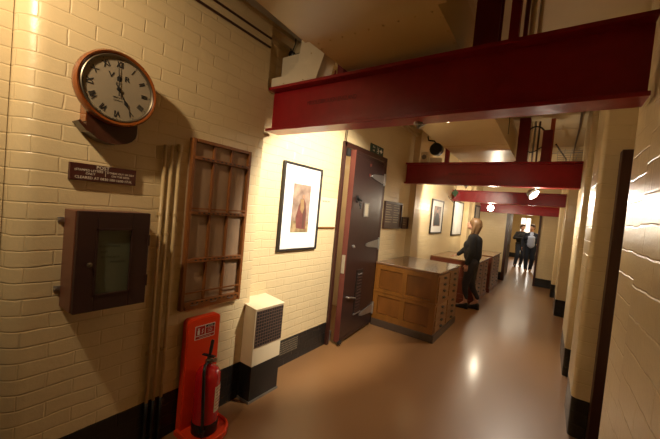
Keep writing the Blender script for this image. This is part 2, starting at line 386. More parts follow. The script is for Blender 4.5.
t = tag(MB().box(-.13, -.08, 5.21, 5.26, 2.51, CZ).build('orange_post', mat('orange_red_steel', (.42, .06, .012), .45)), 'narrow orange red upright behind the cable looped post', 'steel post')

# ================================================================== ducts
dt = thing('ventilation_duct', 'large cream sheet metal duct running over the girders along the ceiling', 'duct', (-.88, 4, 2.6))
b = MB(); b.prism([(-.40, 0), (.36, 0), (.36, .30), (.30, .52), (-.40, .52)], 'y', -2.55, 3.6); o = b.build('duct_body', M_DUCT, dt)
b = MB()
b.prism([(-2.55, 0), (-2.55, .30), (-4.9, .48), (-4.9, .13)], 'x', -.43, .40); b.build('near_section', M_CREAMM if 0 else M_DUCT, dt)
o = MB().ball((0, 0, 0), .006, n=8).build('rivet', M_DUCT, dt); o.location = (-.36, -2.51, -.001)
copies(o, [(-.36+k*.085, -2.51, -.001) for k in range(1, 9)]+[(.345, -2.45+k*.13, -.001) for k in range(8)]+[(-.38, -2.45+k*.16, -.001) for k in range(6)], dt)
o = MB().box(-.405, .365, -.015, .015, -.004, .005).build('seam', M_DUCT, dt); o.location = (0, -.985, 0); copies(o, [(0, .365, 0), (0, 2.015, 0)], dt)

# curved cream branch over the left end of the first beam
M_HN = M_CREAMM
ht = thing('duct_branch', 'pale curved sheet metal branch resting on left end of nearest girder', 'duct', (-1.75, 1.90, 2.57))
prof = [(-.33, .0), (.20, .0)]
outer = [(-.33, .075), (-.12, .075)]
for k in range(9):
    a = pi/2*k/8; outer.append((-.12+.16*sin(a), .075+.15*(1-cos(a))))
outer += [(.06, .45), (.34, .45)]
inner = [(.30, .22), (.22, 0), (-.33, 0)]
b = MB(); b.prism(outer+inner, 'y', -.06, .085); o = b.build('curved_panel', M_WHITEC, ht); smooth_angle(o, 30)
b = MB(); b.box(-.26, .0, .06, .085, .07, .30); b.build('back_panel', M_WHITEC, ht)
o = MB().ball((0, 0, 0), .005, n=8).build('rivet', M_DUCT, ht); o.location = (-.27, -.064, .011)
copies(o, [(-.1, -.064, .011), (.1, -.064, .012), (.16, -.064, .2), (.12, -.064, .33)], ht)
o = tag(MB().box(-1.52, -1.44, 2.2, 2.28, 2.75, CZ).build('vent_slat_panel', M_CREAMM), 'pale narrow panel between the curved branch and dark red post', 'panel')

# cable tray, conduits and cables near top left
b = MB(); b.box(-1.78, -1.70, .2, 1.95, 2.93, 2.945); b.box(-1.78, -1.775, .2, 1.95, 2.945, 2.97); b.box(-1.705, -1.70, .2, 1.95, 2.945, 2.97)
tag(b.build('cable_tray', M_GREYP), 'grey cable tray running towards the curved branch top left', 'cable tray')
for k, (dx, dz, rr) in enumerate(((-.01, .02, .010), (.012, .018, .008), (.033, .02, .009), (-.012, .045, .010))):
    b = MB(); b.tube([(-1.75+dx, .2, 2.945+dz), (-1.75+dx, .9, 2.943+dz), (-1.75+dx, 1.5, 2.945+dz), (-1.75+dx, 1.78, 2.943+dz)], rr, 8)
    tag(b.build('cable', M_BLACKM if k % 2 else M_GREYP), ['thin grey cable lying in the tray top left', 'black cable lying in the tray top left', 'outer grey cable in the tray, nearest the duct', 'black cable on the wall side of the tray'][k], 'cable')
b = MB(); b.tube([(-1.60, .1, 2.93), (-1.60, 1.80, 2.93)], .032, 14); tag(b.build('conduit_pipe', M_CREAMM, smooth=True), 'thick cream pipe beside the cable tray top left', 'pipe')
b = MB(); b.tube([(-1.965, .6, 2.86), (-1.965, 1.3, 2.86), (-1.965, 1.77, 2.86)], .008, 8); tag(b.build('wall_cable', M_BROWN), 'thin dark cable high on brick wall above the lattice board, lower of two', 'cable')
b = MB(); b.tube([(-1.965, .6, 2.93), (-1.965, 1.3, 2.93), (-1.965, 1.77, 2.93)], .008, 8); tag(b.build('wall_cable', M_BROWN), 'thin dark cable high on brick wall above the lattice board, upper of two', 'cable')
f = MB(); f.box(-2.08, -1.70, 2.10, 2.16, 2.40, CZ); struct('wall_bulkhead', f, M_WP)
t = thing('junction_box', 'small dark round junction box with cables on plaster above the girder end', 'junction box', (-2.03, 2.10, 2.96))
b = MB(); b.lathe([(.028, 0), (.028, -.03), (.02, -.035)], (0, 0, 0), 'y', 16); b.build('box_body', M_BLACK, t)
b = MB(); b.tube([(0, -.02, 0), (.05, -.03, .08), (.07, -.06, .14), (.10, -.12, .17)], .006, 6); b.build('cable_tail', M_BLACK, t)
b = MB(); b.tube([(0, -.02, 0), (.06, -.03, -.02), (.14, -.03, -.02), (.20, -.03, .03), (.24, -.03, .12)], .005, 6); b.build('cable_tail', M_BLACK, t)
b = MB(); b.tube([(0, -.02, 0), (-.03, -.02, .10), (-.02, -.06, .19)], .005, 6); b.build('cable_tail', M_BLACK, t)

# pipes rising behind beams at right
for k, (x, y, rr, mm, la) in enumerate(((-.235, 2.2, .013, M_REDD, 'dark red pipe rising behind nearest girder'), (-.205, 2.22, .016, M_CREAMM, 'cream pipe rising behind nearest girder, left one'), (-.165, 2.22, .012, M_CREAMM, 'cream pipe rising behind nearest girder, right one'),
        (-.36, 5.3, .016, M_CREAMM, 'cream pipe between the red posts beyond second girder'), (-.31, 5.3, .012, M_GREYP, 'grey pipe between the red posts beyond second girder'), (-.26, 5.32, .012, M_BROWN, 'dark pipe between the red posts beyond second girder'))):
    b = MB(); b.tube([(x, y, 2.4), (x, y, CZ)], rr, 10); tag(b.build('pipe', mm, smooth=True), la, 'pipe')
pp = [(-.40, 5.16, 2.56)]+[(-.40+.11*(1-cos(a)), 5.16, 2.88+.13*sin(a)) for a in [pi*k/10 for k in range(11)]]+[(-.18, 5.14, 2.90)]
b = MB(); b.tube(pp, .011, 8); tag(b.build('looping_cable', M_BLACK, smooth=True), 'thick black cable looping between two red posts on second girder', 'cable')
b = MB(); b.tube([(-.40, 5.2, 2.70), (-.33, 5.2, 2.66), (-.28, 5.2, 2.68), (-.20, 5.2, 2.74)], .007, 8); tag(b.build('slack_cable', M_BLACK, smooth=True), 'thin slack cable between two red posts below the looping cable', 'cable')
pp = [(-.49, 4.3, 3.0), (-.50, 4.0, 2.86), (-.50, 3.9, 2.82), (-.50, 3.8, 2.86), (-.49, 3.7, 2.98)]
b = MB(); b.tube(pp, .010, 8); b.tube([(-.50, 4.1, 2.9), (-.50, 4.12, 2.66)], .004, 6); tag(b.build('hanging_cable', M_BLACK, smooth=True), 'black cable drooping against the right side of the duct', 'cable')
# mesh cable basket at right above the second beam
b = MB()
for y in (5.6, 6.6): b.tube([(-.12, y, 2.72), (.6, y, 2.74)], .005, 6)
for k in range(8): b.tube([(-.02+k*.08, 5.4, 2.74), (-.02+k*.08, 7.3, 2.74)], .004, 5)
for k in range(12): b.tube([(-.02, 5.5+k*.16, 2.735), (.58, 5.5+k*.16, 2.735)], .004, 5)
tag(b.build('cable_basket', M_GREYP), 'wire mesh cable basket above the right end of second girder', 'cable tray')
b = MB(); b.tube([(-.05, 5.5, 2.83), (.1, 6.5, 2.80), (.12, 9, 2.80)], .012, 6); tag(b.build('basket_cable', M_BLACK), 'dark cable lying on the wire basket above second girder', 'cable')
b = MB(); b.tube([(.15, 3.0, 3.1), (.17, 4.4, 3.09), (.20, 5.6, 3.08), (.22, 9.0, 3.07)], .013, 6); tag(b.build('ceiling_cable', M_BROWN), 'dark cable running along the ceiling beside the right piers', 'cable')
b = MB()
for k, y in enumerate((3.4, 4.6, 5.8, 7.0, 8.2)): b.box(-.5, .62, y, y+.015, CZ-.006, CZ)
o = b.build('trim_4', M_CEIL); o['kind'] = 'structure'

# speaker and black camera above second beam left
t = thing('wall_speaker', 'small pale loudspeaker box above left end of second girder', 'loudspeaker', (-1.79, 5.12, 2.511))
b = MB(); b.box(-.055, .055, -.05, .05, 0, .17, .006); b.build('cabinet', M_CREAMM, t)
b = MB(); b.lathe([(.038, -.051), (.038, -.056), (.030, -.053), (.001, -.052)], (0, 0, .09), 'y', 24); b.build('cone', M_GREYP, t)
t = thing('extractor_fan', 'round black fan unit beside the pale loudspeaker above second girder', 'fan', (-1.62, 5.14, 2.511))
b = MB(); b.lathe([(.09, -.06), (.10, -.05), (.10, .05), (.06, .07)], (0, 0, .22), 'y', 24); b.build('motor_casing', M_BLACK, t)
b = MB(); b.box(-.08, .09, -.05, .06, 0, .08, .004); b.build('bracket', M_CREAMM, t)
b = MB(); b.ball((.08, -.07, .15), .016, n=8); b.build('terminal', M_STEEL, t)
b = MB(); b.tube([(0, -.0, .29), (-.05, .0, .36), (-.15, .02, .38), (-.18, .05, .45)], .012, 8); b.build('flex', M_BLACK, t)

# ================================================================== clock
def clock():
    t = thing('wall_clock', 'round mahogany dial clock with Roman numerals reading about five o\'clock', 'clock', (-1.978, .69, 2.125), WALLROT)
    # trunk box behind and the curved chin below
    b = MB()
    prof = [(-.115, .02), (-.115, -.165)]
    for k in range(11):
        a = pi*k/10; prof.append((-.115*cos(a), -.20-.075*sin(a)))
    prof += [(.115, -.165), (.115, .02)]
    b.prism(prof, 'y', -.085, 0); o = b.build('case', M_CLOCKD, t)
    c = MB(); c.box(-.119, -.1152, -.084, -.002, -.19, .02); c.build('case_lit_side', M_CLOCKW, o)  # lighter strip paints the lamplight on the case's left side
    c = MB(); pts = [(-.145, -.185), (-.115, -.215), (-.115, -.245), (-.155, -.205)]
    c.prism([(-.085, -.245), (-.115, -.235), (-.150, -.195), (-.142, -.188), (-.110, -.215), (-.085, -.225)], 'y', -.09, -.005); c.build('ear', M_CLOCKD, o)
    b = MB(); b.lathe([(.160, -.085), (.184, -.085), (.188, -.100), (.186, -.122), (.178, -.136), (.170, -.134), (.164, -.126), (.160, -.120)], (0, 0, 0), 'y', 72, True); o = b.build('surround', M_CLOCKW, t); smooth_angle(o, 50)
    b = MB(); b.lathe([(.154, -.118), (.164, -.118), (.1645, -.130), (.160, -.133), (.154, -.126)], (0, 0, 0), 'y', 72, True); o = b.build('bezel', M_BRASS, t); smooth_angle(o, 50)
    b = MB(); b.lathe([(0.0001, -.110), (.158, -.110), (.158, -.118), (0.0001, -.119)], (0, 0, 0), 'y', 72); dl = b.build('dial', M_DIAL, t)
    b = MB(); nums = ['XII', 'I', 'II', 'III', 'IIII', 'V', 'VI', 'VII', 'VIII', 'IX', 'X', 'XI']
    for i, s in enumerate(nums):
        a = 2*pi*i/12; rr = .122
        text(b, s, .041, rr*sin(a), -.1195, rr*cos(a), .0004, sx=.62 if len(s) > 2 else .8, rot=-a, bold=.0011)
    for i in range(60):
        a = 2*pi*i/60; x, z = .149*sin(a), .149*cos(a)
        b.box(x-.0008, x+.0008, -.1202, -.1192, z-.0008, z+.0008) if i % 5 else b.box(x-.002, x+.002, -.1202, -.1192, z-.002, z+.002)
    b.build('numerals', M_INK, dl)
    b = MB(); text(b, 'V', .036, -.036, -.1195, .060, .0004, sx=1.15, bold=.0008); text(b, 'R', .036, .036, -.1195, .060, .0004, sx=1.15, bold=.0008); b.build('cipher_lettering', M_INK, dl); b = MB()
    # crown over the centre
    b.prism([(-.010, .040), (.010, .040), (.011, .058), (.006, .063), (.0015, .064), (.0015, .071), (-.0015, .071), (-.0015, .064), (-.006, .063), (-.011, .058)], 'y', -.1202, -.1192)
    b.build('crown_emblem', M_INK, dl); b = MB()
    text(b, 'G.P.O', .011, 0, -.1195, .030, .0003)
    text(b, 'DENT & CO', .009, .0, -.1195, -.043, .0003); text(b, 'LONDON', .009, .0, -.1195, -.057, .0003)
    b.build('dial_lettering', M_INK, dl)
    def hand(name, ang, L, w, spade):
        w = w*.75
        b = MB(); q = Matrix.Rotation(ang, 4, 'Y')
        if spade: pts = [(-w*.5, -.028), (w*.5, -.028), (w*.35, L*.5), (w*2.0, L*.66), (w*.5, L*.8), (0, L), (-w*.5, L*.8), (-w*2.0, L*.66), (-w*.35, L*.5)]
        else: pts = [(-w*.6, -.035), (w*.6, -.035), (w*.35, L*.8), (0, L), (-w*.35, L*.8)]
        b.prism(pts, 'y', -.1235 if spade else -.1255, -.1225 if spade else -.1245); b.xf(q); return b.build(name, M_INK, t)
    hand('hour_hand', R_(150), .112, .0065, True); hand('minute_hand', R_(-3.5), .128, .006, False)
    b = MB(); b.lathe([(.009, -.119), (.009, -.128), (.0001, -.130)], (0, 0, 0), 'y', 16); b.build('arbor', M_BLACKM, t)
clock()

# ================================================================== POST sign
t = thing('post_sign', 'dark red board lettered POST below the clock', 'sign', (-1.979, .69, 1.69), WALLROT)
b = MB(); b.box(-.151, .151, -.028, 0, -.043, .043, .002); b.build('board', mat('sign_oxblood', (.060, .012, .008), .4, noise=.15), t)
b = MB()
text(b, 'POST', .025, -.012, -.0285, .030, .0004); b.box(-.040, .016, -.0292, -.0284, .0185, .0195)
text(b, '(STAMPED LETTERS', .0155, -.072, -.0285, .010, .0006, sx=.92); text(b, 'ONLY', .0155, -.066, -.0285, -.006, .0004)
b.box(-.0005, .001, -.0292, -.0284, -.012, .018)
text(b, 'OTHERS OUT OF DAY', .0140, .073, -.0285, .010, .0004, sx=.95); text(b, 'ON THE DESK', .0140, .073, -.0285, -.006, .0004)
text(b, 'CLEARED AT 0830·100·1600·17.H.', .0185, 0, -.0285, -.027, .0004, sx=.98)
b.build('lettering', M_LETTER, t)

# ================================================================== glazed wall cabinet
t = thing('wall_cabinet', 'dark mahogany wall cabinet with small green grey glazed door', 'cabinet', (-1.979, .705, 1.255), WALLROT)
b = MB(); b.box(-.168, .162, -.150, 0, -.245, .245, .002); b.build('body', mat('cabinet_lit_side_wood', (.17, .065, .038), .4, noise=.3, nscale=10, stretch=(1, 1, .2)), t)  # body paler than the door: lamplight on its side put into the colour
M_CABD = mat('cabinet_door_wood', (.034, .009, .005), .6, noise=.3, nscale=10)
d = MB()
d.box(-.164, -.083, -.180, -.151, -.247, .247, .003); d.box(.072, .160, -.180, -.151, -.247, .247, .003)
d.box(-.083, .072, -.180, -.151, .158, .247, .003); d.box(-.083, .072, -.180, -.151, -.247, -.166, .003)
d.box(-.090, -.080, -.184, -.178, -.172, .164); d.box(.069, .079, -.184, -.178, -.172, .164); d.box(-.09, .079, -.184, -.178, .155, .164); d.box(-.09, .079, -.184, -.178, -.172, -.163)
dr = d.build('door', M_CABD, t)
b = MB(); b.box(-.083, .072, -.164, -.158, -.166, .158); b.build('notice_panel', M_GLASSG, dr)
b = MB()
for k, s in enumerate(('PLEASE LEAVE', 'KEYS', 'IN THE BOX', 'PROVIDED')): text(b, s, .015, (-.02, -.045, -.015, .02)[k], -.1645, .072-.027*k, .0004)
b.build('lettering', mat('faded_ink', (.035, .040, .03), .6), dr)
b = MB(); b.lathe([(.006, -.180), (.006, -.190), (.012, -.193), (.010, -.202), (.0001, -.205)], (-.113, 0, -.01), 'y', 16); b.build('knob', M_BRASS, dr)
for z in (.10, -.12):
    b = MB(); b.box(.150, .162, -.186, -.176, z-.03, z+.03); b.build('hinge', M_CABD, dr)
for z in (.19, -.155):
    b = MB(); b.box(-.195, -.160, -.006, 0, z-.013, z+.013, .002); b.lathe([(.008, -.006), (.008, -.014), (.0001, -.016)], (-.184, 0, z), 'y', 10); b.build('mounting_lug', M_STEEL, t)

# ================================================================== pipes on the wall
M_PIPE = mat('painted_conduit', (.60, .44, .22), .35, noise=.08)
M_PIPEB = mat('painted_conduit_black', (.012, .011, .010), .35)
for k, (y, top) in enumerate(((.998, 1.915), (1.040, 1.92), (1.088, 1.93))):
    la = ('leftmost of the three cream conduit pipes between cabinet and lattice board', 'middle of the three cream conduit pipes between cabinet and lattice board', 'rightmost of the three cream conduit pipes, next to the lattice board')[k]
    t = thing('conduit_pipe', la, 'pipe', (-1.96, y, 0), WALLROT, 'cream conduit pipes on the clock wall')
    b = MB(); b.tube([(0, 0, .305), (0, 0, top)], .0098, 14); b.build('tube', M_PIPE, t, smooth=True)
    b = MB(); b.tube([(0, 0, 0), (0, 0, .305)], .0100, 14); b.build('black_painted_foot', M_PIPEB, t, smooth=True)
    for z in (.62, 1.49-.12*(k == 1)):
        b = MB(); b.box(-.019, .019, .010, .018, z-.012, z+.012, .002); b.tube([(0, 0, z-.008), (0, 0, z+.008)], .0125, 12); b.build('saddle_clip', M_PIPE, t)
    if k == 2:
        b = MB(); b.tube([(0, 0, top-.04), (0, 0, top+.005)], .016, 12); b.build('end_socket', M_PIPE, t)

# ================================================================== lattice board
t = thing('lattice_board', 'tall brown wooden lattice board with shallow compartments and tan backing', 'board', (-1.979, 1.408, 1.425), WALLROT)
W, H = .243, .575
b = MB(); b.box(-W, W, -.012, 0, -H, H); b.build('backing', M_HARD, t)
b = MB(); b.box(-W, -W+.022, -.040, -.012, -H, H, .002); b.box(W-.022, W, -.040, -.012, -H, H, .002); b.box(-W+.03, W-.03, -.040, -.012, H-.10, H-.012, .002) if 0 else None
b.box(-W+.03, W-.03, -.040, -.012, H-.022, H, .002); b.box(-W+.03, W-.03, -.040, -.012, -H, -H+.035, .002); b.build('outer_frame', M_LATT, t)
for z in (H-.125, H-.125-.365, H-.125-.685+.0, -H+.045):
    b = MB(); b.box(-W+.02, W-.02, -.044, -.012, z-.011, z+.011, .002); o = b.build('cross_rail', M_LATT, t)
    c = MB().box(0, .015, -.0475, -.0455, -.003, .004).build('slot_mark', M_INK, o); c.location = (-W+.07, 0, z)
    copies(c, [(-W+.07+k*.036, 0, z) for k in range(1, 11)], o)
for x in (-.072, .075):
    b = MB(); b.box(x-.008, x+.008, -.030, -.012, -H+.03, H-.02, .002); b.build('divider', M_LATT, t)
for z in (.115, -.245, -.455):
    b = MB(); b.box(-W+.02, W-.02, -.050, -.042, z-.005, z+.005, .001); b.build('retaining_strip', M_LATT, t)
for x in (-.15, 0, .15):
    b = MB(); b.tube([(x-.06, -.03, -.52), (x-.02, -.045, -.545), (x+.02, -.045, -.545), (x+.06, -.03, -.52)], .0025, 6); b.build('wire_loop', M_GREYP, t)

# ================================================================== extinguisher stand and extinguisher
t = thing('extinguisher_stand', 'orange red plastic extinguisher stand with tall back board and tray', 'stand', (-1.93, 1.325, 0), WALLROT)
def rrect(x0, x1, z0, z1, r, n=6):
    p = []
    for cx, cz, a0 in ((x1-r, z1-r, 0), (x0+r, z1-r, 90), (x0+r, z0+r, 180), (x1-r, z0+r, 270)):
        for k in range(n+1):
            a = R_(a0+90*k/n); p.append((cx+r*cos(a), cz+r*sin(a)))
    return p
b = MB(); b.prism(rrect(-.118, .136, .0, .79, .03), 'y', -.018, .03); 
b.prism(rrect(-.110, .128, .06, .782, .03), 'y', -.024, -.018); bo = b.build('back_board', M_STAND, t)
b = MB()
x0, x1, y0, y1 = -.150, .150, -.225, .02
base = []
for k in range(17):
    a = pi*k/16; base.append((.015-.150*cos(a), -.120-.135*sin(a)))
base = [(-.135, .02)]+base+[(.165, .02)]
b.prism(base, 'z', 0, .028)
rim = []
for k in range(17):
    a = pi*k/16; rim.append((.015-.142*cos(a), -.120-.127*sin(a), .034))
b.tube([(-.127, 0, .034)]+rim+[(.157, 0, .034)], .012, 8)
bt = b.build('tray', M_STAND, t); smooth_angle(bt, 40)
# id sign on the board
b = MB(); b.box(-.062, .092, -.0262, -.0242, .640, .735); sg = b.build('sign_panel', M_WHITE, bo)
b = MB(); b.box(-.057, .012, -.0272, -.0262, .668, .730); b.box(.018, .087, -.0272, -.0262, .668, .712); b.box(-.057, .087, -.0272, -.0262, .645, .662); b.build('sign_fields', mat('sign_red', (.45, .01, .012), .4), bo)
b = MB(); b.box(.018, .087, -.0272, -.0262, .716, .730); b.build('black_strip', M_INK, bo)
b = MB(); b.box(-.045, -.028, -.0280, -.0272, .674, .705); b.box(-.041, -.032, -.0280, -.0272, .705, .716); b.box(-.046, -.027, -.0280, -.0272, .716, .719); b.tube([(-.012, -.0276, .68), (-.004, -.0276, .69), (-.010, -.0276, .70), (-.002, -.0276, .71)], .003, 5); b.build('sign_pictogram', M_WHITE, bo); b = MB()
text(b, 'WATER', .012, .052, -.0274, .723, .0004); text(b, 'For use on', .008, .052, -.0276, .704, .0004); text(b, 'wood, paper', .008, .052, -.0276, .693, .0004); text(b, 'and textiles', .008, .052, -.0276, .682, .0004); text(b, 'Do not use on live electrical', .008, .015, -.0276, .653, .0004)
b.build('sign_lettering', M_WHITE, bo)

t = thing('fire_extinguisher', 'red fire extinguisher with black hose standing in the orange tray', 'fire extinguisher', (-1.816, 1.330, .030), WALLROT)
t.scale = (1, 1, .97)
RC = .083
b = MB(); b.lathe([(.080, .03), (RC, .05), (RC, .385), (.078, .415), (.060, .445), (.035, .462), (.022, .468), (.022, .485)], (0, 0, 0), 'z', 40); o = b.build('cylinder', M_EXR, t); smooth_angle(o, 40)
b = MB(); b.lathe([(.0001, 0), (.080, 0), (.086, .006), (.086, .078), (.084, .082), (.0001, .082)], (0, 0, 0), 'z', 40); b.build('base_skirt', M_BLACK, t)
b = MB()
N = 12; a0, a1 = R_(-88), R_(-5)
rg = []
for k in range(N+1):
    a = a0+(a1-a0)*k/N; rg.append(((RC+.0012)*cos(a), (RC+.0012)*sin(a)))
rg2 = [((RC-.002)*cos(a0+(a1-a0)*k/N), (RC-.002)*sin(a0+(a1-a0)*k/N)) for k in range(N+1)]
b.prism(rg+rg2[::-1], 'z', .155, .335); lb = b.build('paper_label', mat('label_cream', (.70, .62, .46), .5), t)
b = MB()
for k in range(7):
    z = .318-.023*k; aa = [R_(-82+5*j) for j in range(13 if k % 2 else 9)]
    b.tube([((RC+.0018)*cos(a), (RC+.0018)*sin(a), z) for a in aa], .0022, 4)
b.build('label_text_lines', mat('label_red', (.35, .02, .02), .5), lb)
b = MB(); b.lathe([(.020, .482), (.026, .486), (.026, .505), (.016, .512), (.016, .53)], (0, 0, 0), 'z', 20); b.build('valve', M_BRASS, t)
b = MB(); b.box(-.012, .012, -.04, .055, .528, .536, .002); b.xf(Matrix.Rotation(R_(20), 4, 'Z')); b.build('lower_handle', M_BLACKM, t)
b = MB(); b.tube([(0.0, .0, .535), (.012, .01, .565), (.035, .03, .615), (.04, .03, .625)], [.008, .012, .012, .009], 8); b.build('lever', M_BLACK, t)
b = MB(); b.lathe([(.016, -.02), (.016, -.027), (.0001, -.028)], (.028, 0, .50), 'y', 16); b.build('pressure_gauge', M_STEEL, t)
b = MB(); b.tube([(-.02, -.015, .50), (-.055, -.035, .495), (-.075, -.055, .46), (-.080, -.068, .40), (-.078, -.072, .30), (-.075, -.075, .20), (-.072, -.078, .10), (-.070, -.078, .06)], .0105, 10); b.build('hose', M_BLACK, t, smooth=True)
b = MB(); b.lathe([(.013, .02), (.014, .05), (.011, .07)], (-.070, -.078, 0), 'z', 12); b.build('nozzle', M_BLACK, t)
b = MB(); b.box(-.095, -.05, -.088, -.05, .05, .058); b.build('hose_clip', M_BLACKM, t)

# ================================================================== boxed heater
t = thing('vent_box', 'cream boxed wall heater with dark grille and black painted foot', 'heater', (-2.08, 1.905, 0), WALLROT)
b = MB(); b.prism([(-.235, .30), (-.235, .765), (-.0, .79), (0, .30)], 'x', -.158, .158); b.build('casing', M_CREAMM, t)
b = MB(); b.box(-.158, .158, -.235, 0, 0, .30); b.build('black_foot', M_BLACK, t)
b = MB(); b.box(-.165, .165, -.242, -.0, 0, .018); b.build('foot_edging', M_GREYP, t)
b = MB(); b.prism([(-.243, .762), (-.243, .770), (0, .797), (0, .789)], 'x', -.163, .163); b.build('lid', M_CREAMM, t)
b = MB(); b.box(-.148, .152, -.2375, -.2345, .452, .748); g = b.build('grille', M_INK, t)
b = MB()
for k in range(12): x = -.146+k*.0270; b.box(x-.0022, x+.0022, -.2410, -.2370, .452, .748)
for k in range(12): z = .455+k*.0265; b.box(-.148, .152, -.2415, -.2370, z-.0022, z+.0022)
b.build('grille_bars', mat('grille_bronze', (.20, .12, .09), .4, metal=.5), g)

# perforated air vent in the skirting
t = thing('skirting_vent', 'black perforated air vent in the skirting right of the heater', 'vent', (-2.079, 2.42, .19), WALLROT)
b = MB(); b.box(-.17, .17, -.012, 0, -.075, .075, .002); b.build('plate', M_BLACK, t)
b = MB()
for i in range(16):
    for j in range(6): b.box(-.155+i*.0205-.005, -.155+i*.0205+.005, -.0135, -.0118, -.058+j*.0232-.005, -.058+j*.0232+.005)
b.build('perforations', mat('vent_holes', (.26, .21, .14), .6), t)

# ================================================================== framed pictures
def picture(name, label, wallx, y0, y1, z0, z1, art, fw_=.022, mg=(.20, .22), depth=.03, group=None):
    w, h = (y1-y0)/2, (z1-z0)/2
    t = thing(name, label, 'picture', (wallx, (y0+y1)/2, (z0+z1)/2), WALLROT, group)
    b = MB()
    b.box(-w, w, -depth, 0, h-fw_, h, .002); b.box(-w, w, -depth, 0, -h, -h+fw_, .002); b.box(-w, -w+fw_, -depth, 0, -h+fw_, h-fw_); b.box(w-fw_, w, -depth, 0, -h+fw_, h-fw_)
    b.build('frame', M_FRAME, t)
    b = MB(); b.box(-w+fw_*.9, w-fw_*.9, -depth*.55, -.002, -h+fw_*.9, h-fw_*.9); b.build('mount', M_WHITE, t)
    art(t, w, h, -depth*.55)
    return t
def blotch(name, cols, sc=6):
    m = bpy.data.materials.new(name); m.use_nodes = True; nt = m.node_tree; N = nt.nodes
    tc = N.new('ShaderNodeTexCoord'); nz = N.new('ShaderNodeTexNoise'); nz.inputs['Scale'].default_value = sc; nz.inputs['Detail'].default_value = 4
    cr = N.new('ShaderNodeValToRGB'); nt.links.new(tc.outputs['Object'], nz.inputs['Vector']); nt.links.new(nz.outputs['Fac'], cr.inputs[0])
    cr.color_ramp.elements[0].position = .35; cr.color_ramp.elements[1].position = .65
    cr.color_ramp.elements[0].color = (*cols[0], 1); cr.color_ramp.elements[1].color = (*cols[1], 1)
    nt.links.new(cr.outputs[0], N['Principled BSDF'].inputs['Base Color']); N['Principled BSDF'].inputs['Roughness'].default_value = .55; return m
M_PRINT1 = blotch('print_soft_background', ((.16, .10, .075), (.36, .26, .19)), 9)
M_PFLOOR = blotch('print_ground', ((.16, .11, .05), (.38, .27, .14)), 16)
def art_portrait(t, w, h, y):
    # a plain standing figure in a pale robe, generic
    b = MB(); b.box(-.135, .130, y-.002, y, -.245, .235); p = b.build('print', M_PRINT1, t)
    b = MB(); b.box(-.135, .130, y-.003, y-.002, -.245, -.13); b.build('print_ground', M_PFLOOR, p)
    def blob(pts, m, d, n): b = MB(); b.prism(pts, 'y', y-d, y-.002); b.build(n, m, p)
    blob([(-.055, -.205), (.085, -.215), (.085, -.05), (.065, .045), (.025, .105), (-.01, .07), (-.04, .02), (-.075, -.10)], mat('print_red', (.15, .045, .035), .6, noise=.4, nscale=25), .0036, 'print_robe')
    blob([(.03, .05), (.06, .03), (.07, -.10), (.06, -.20), (.03, -.20)], mat('print_dark', (.09, .04, .03), .6), .0040, 'print_shadow')
    blob([(-.02, .085), (.03, .09), (.045, .0), (.02, -.06), (-.015, -.02)], mat('print_ochre', (.26, .16, .07), .6, noise=.3, nscale=30), .0042, 'print_tunic')
    b = MB(); b.lathe([(.020, 0), (.020, .001)], (.022, y-.0045, .115), 'y', 16); b.build('print_head', mat('print_flesh', (.34, .18, .11), .6), p)
picture('framed_picture', 'white mounted portrait print in thin black frame, alone on bright wall before the door', -2.08, 2.145, 2.735, 1.175, 2.03, art_portrait, .022)
def art_dark(t, w, h, y):
    b = MB(); b.box(-w*.58, w*.62, y-.002, y, -h*.56, h*.62); p = b.build('print', blotch('print_dark_cloud', ((.05, .03, .025), (.30, .16, .11)), 8), t)
    b = MB(); b.prism([(-w*.45, -h*.5), (w*.45, -h*.5), (w*.38, h*.05), (w*.12, h*.22), (-w*.15, h*.2), (-w*.38, -h*.05)], 'y', y-.003, y-.002); b.build('print_figure', mat('print_black', (.012, .012, .018), .6), p)
    b = MB(); b.lathe([(h*.09, 0), (h*.09, .001)], (0, y-.004, h*.33), 'y', 16); b.build('print_head', mat('print_flesh2', (.38, .17, .11), .6), p)
picture('framed_picture', 'black framed portrait of a dark clothed sitter, left of the woman', -2.0, 6.38, 7.19, 1.31, 2.02, art_dark, .03)
def art_pale(t, w, h, y):
    b = MB(); b.box(-w*.84, w*.84, y-.002, y, -h*.9, h*.9); b.build('print', blotch('pale_sheet', ((.50, .50, .47), (.62, .62, .58)), 3), t)
picture('framed_picture', 'tall pale sheet in black frame nearest to the left of the woman\'s face', -2.0, 8.08, 9.1, 1.24, 2.12, art_pale, .035)
picture('framed_picture', 'small pale framed sheet on the last stretch of wall behind the woman\'s head', -1.80, 9.68, 10.35, 1.35, 2.12, art_pale, .05)

# small caption card
t = thing('caption_card', 'pale caption board with brown lower edge between portrait and door', 'notice', (-2.079, 2.915, 1.578), WALLROT)
b = MB(); b.box(-.165, .165, -.012, 0, -.165, .165, .002); b.build('card', M_PAPER, t)
b = MB(); b.box(-.167, .167, -.020, 0, -.180, -.165, .001); b.build('lower_edge', M_OAK, t)
b = MB(); text(b, 'THE HALLWAY', .022, -.05, -.0125, .12, .0004); b.build('lettering', M_INK, t)

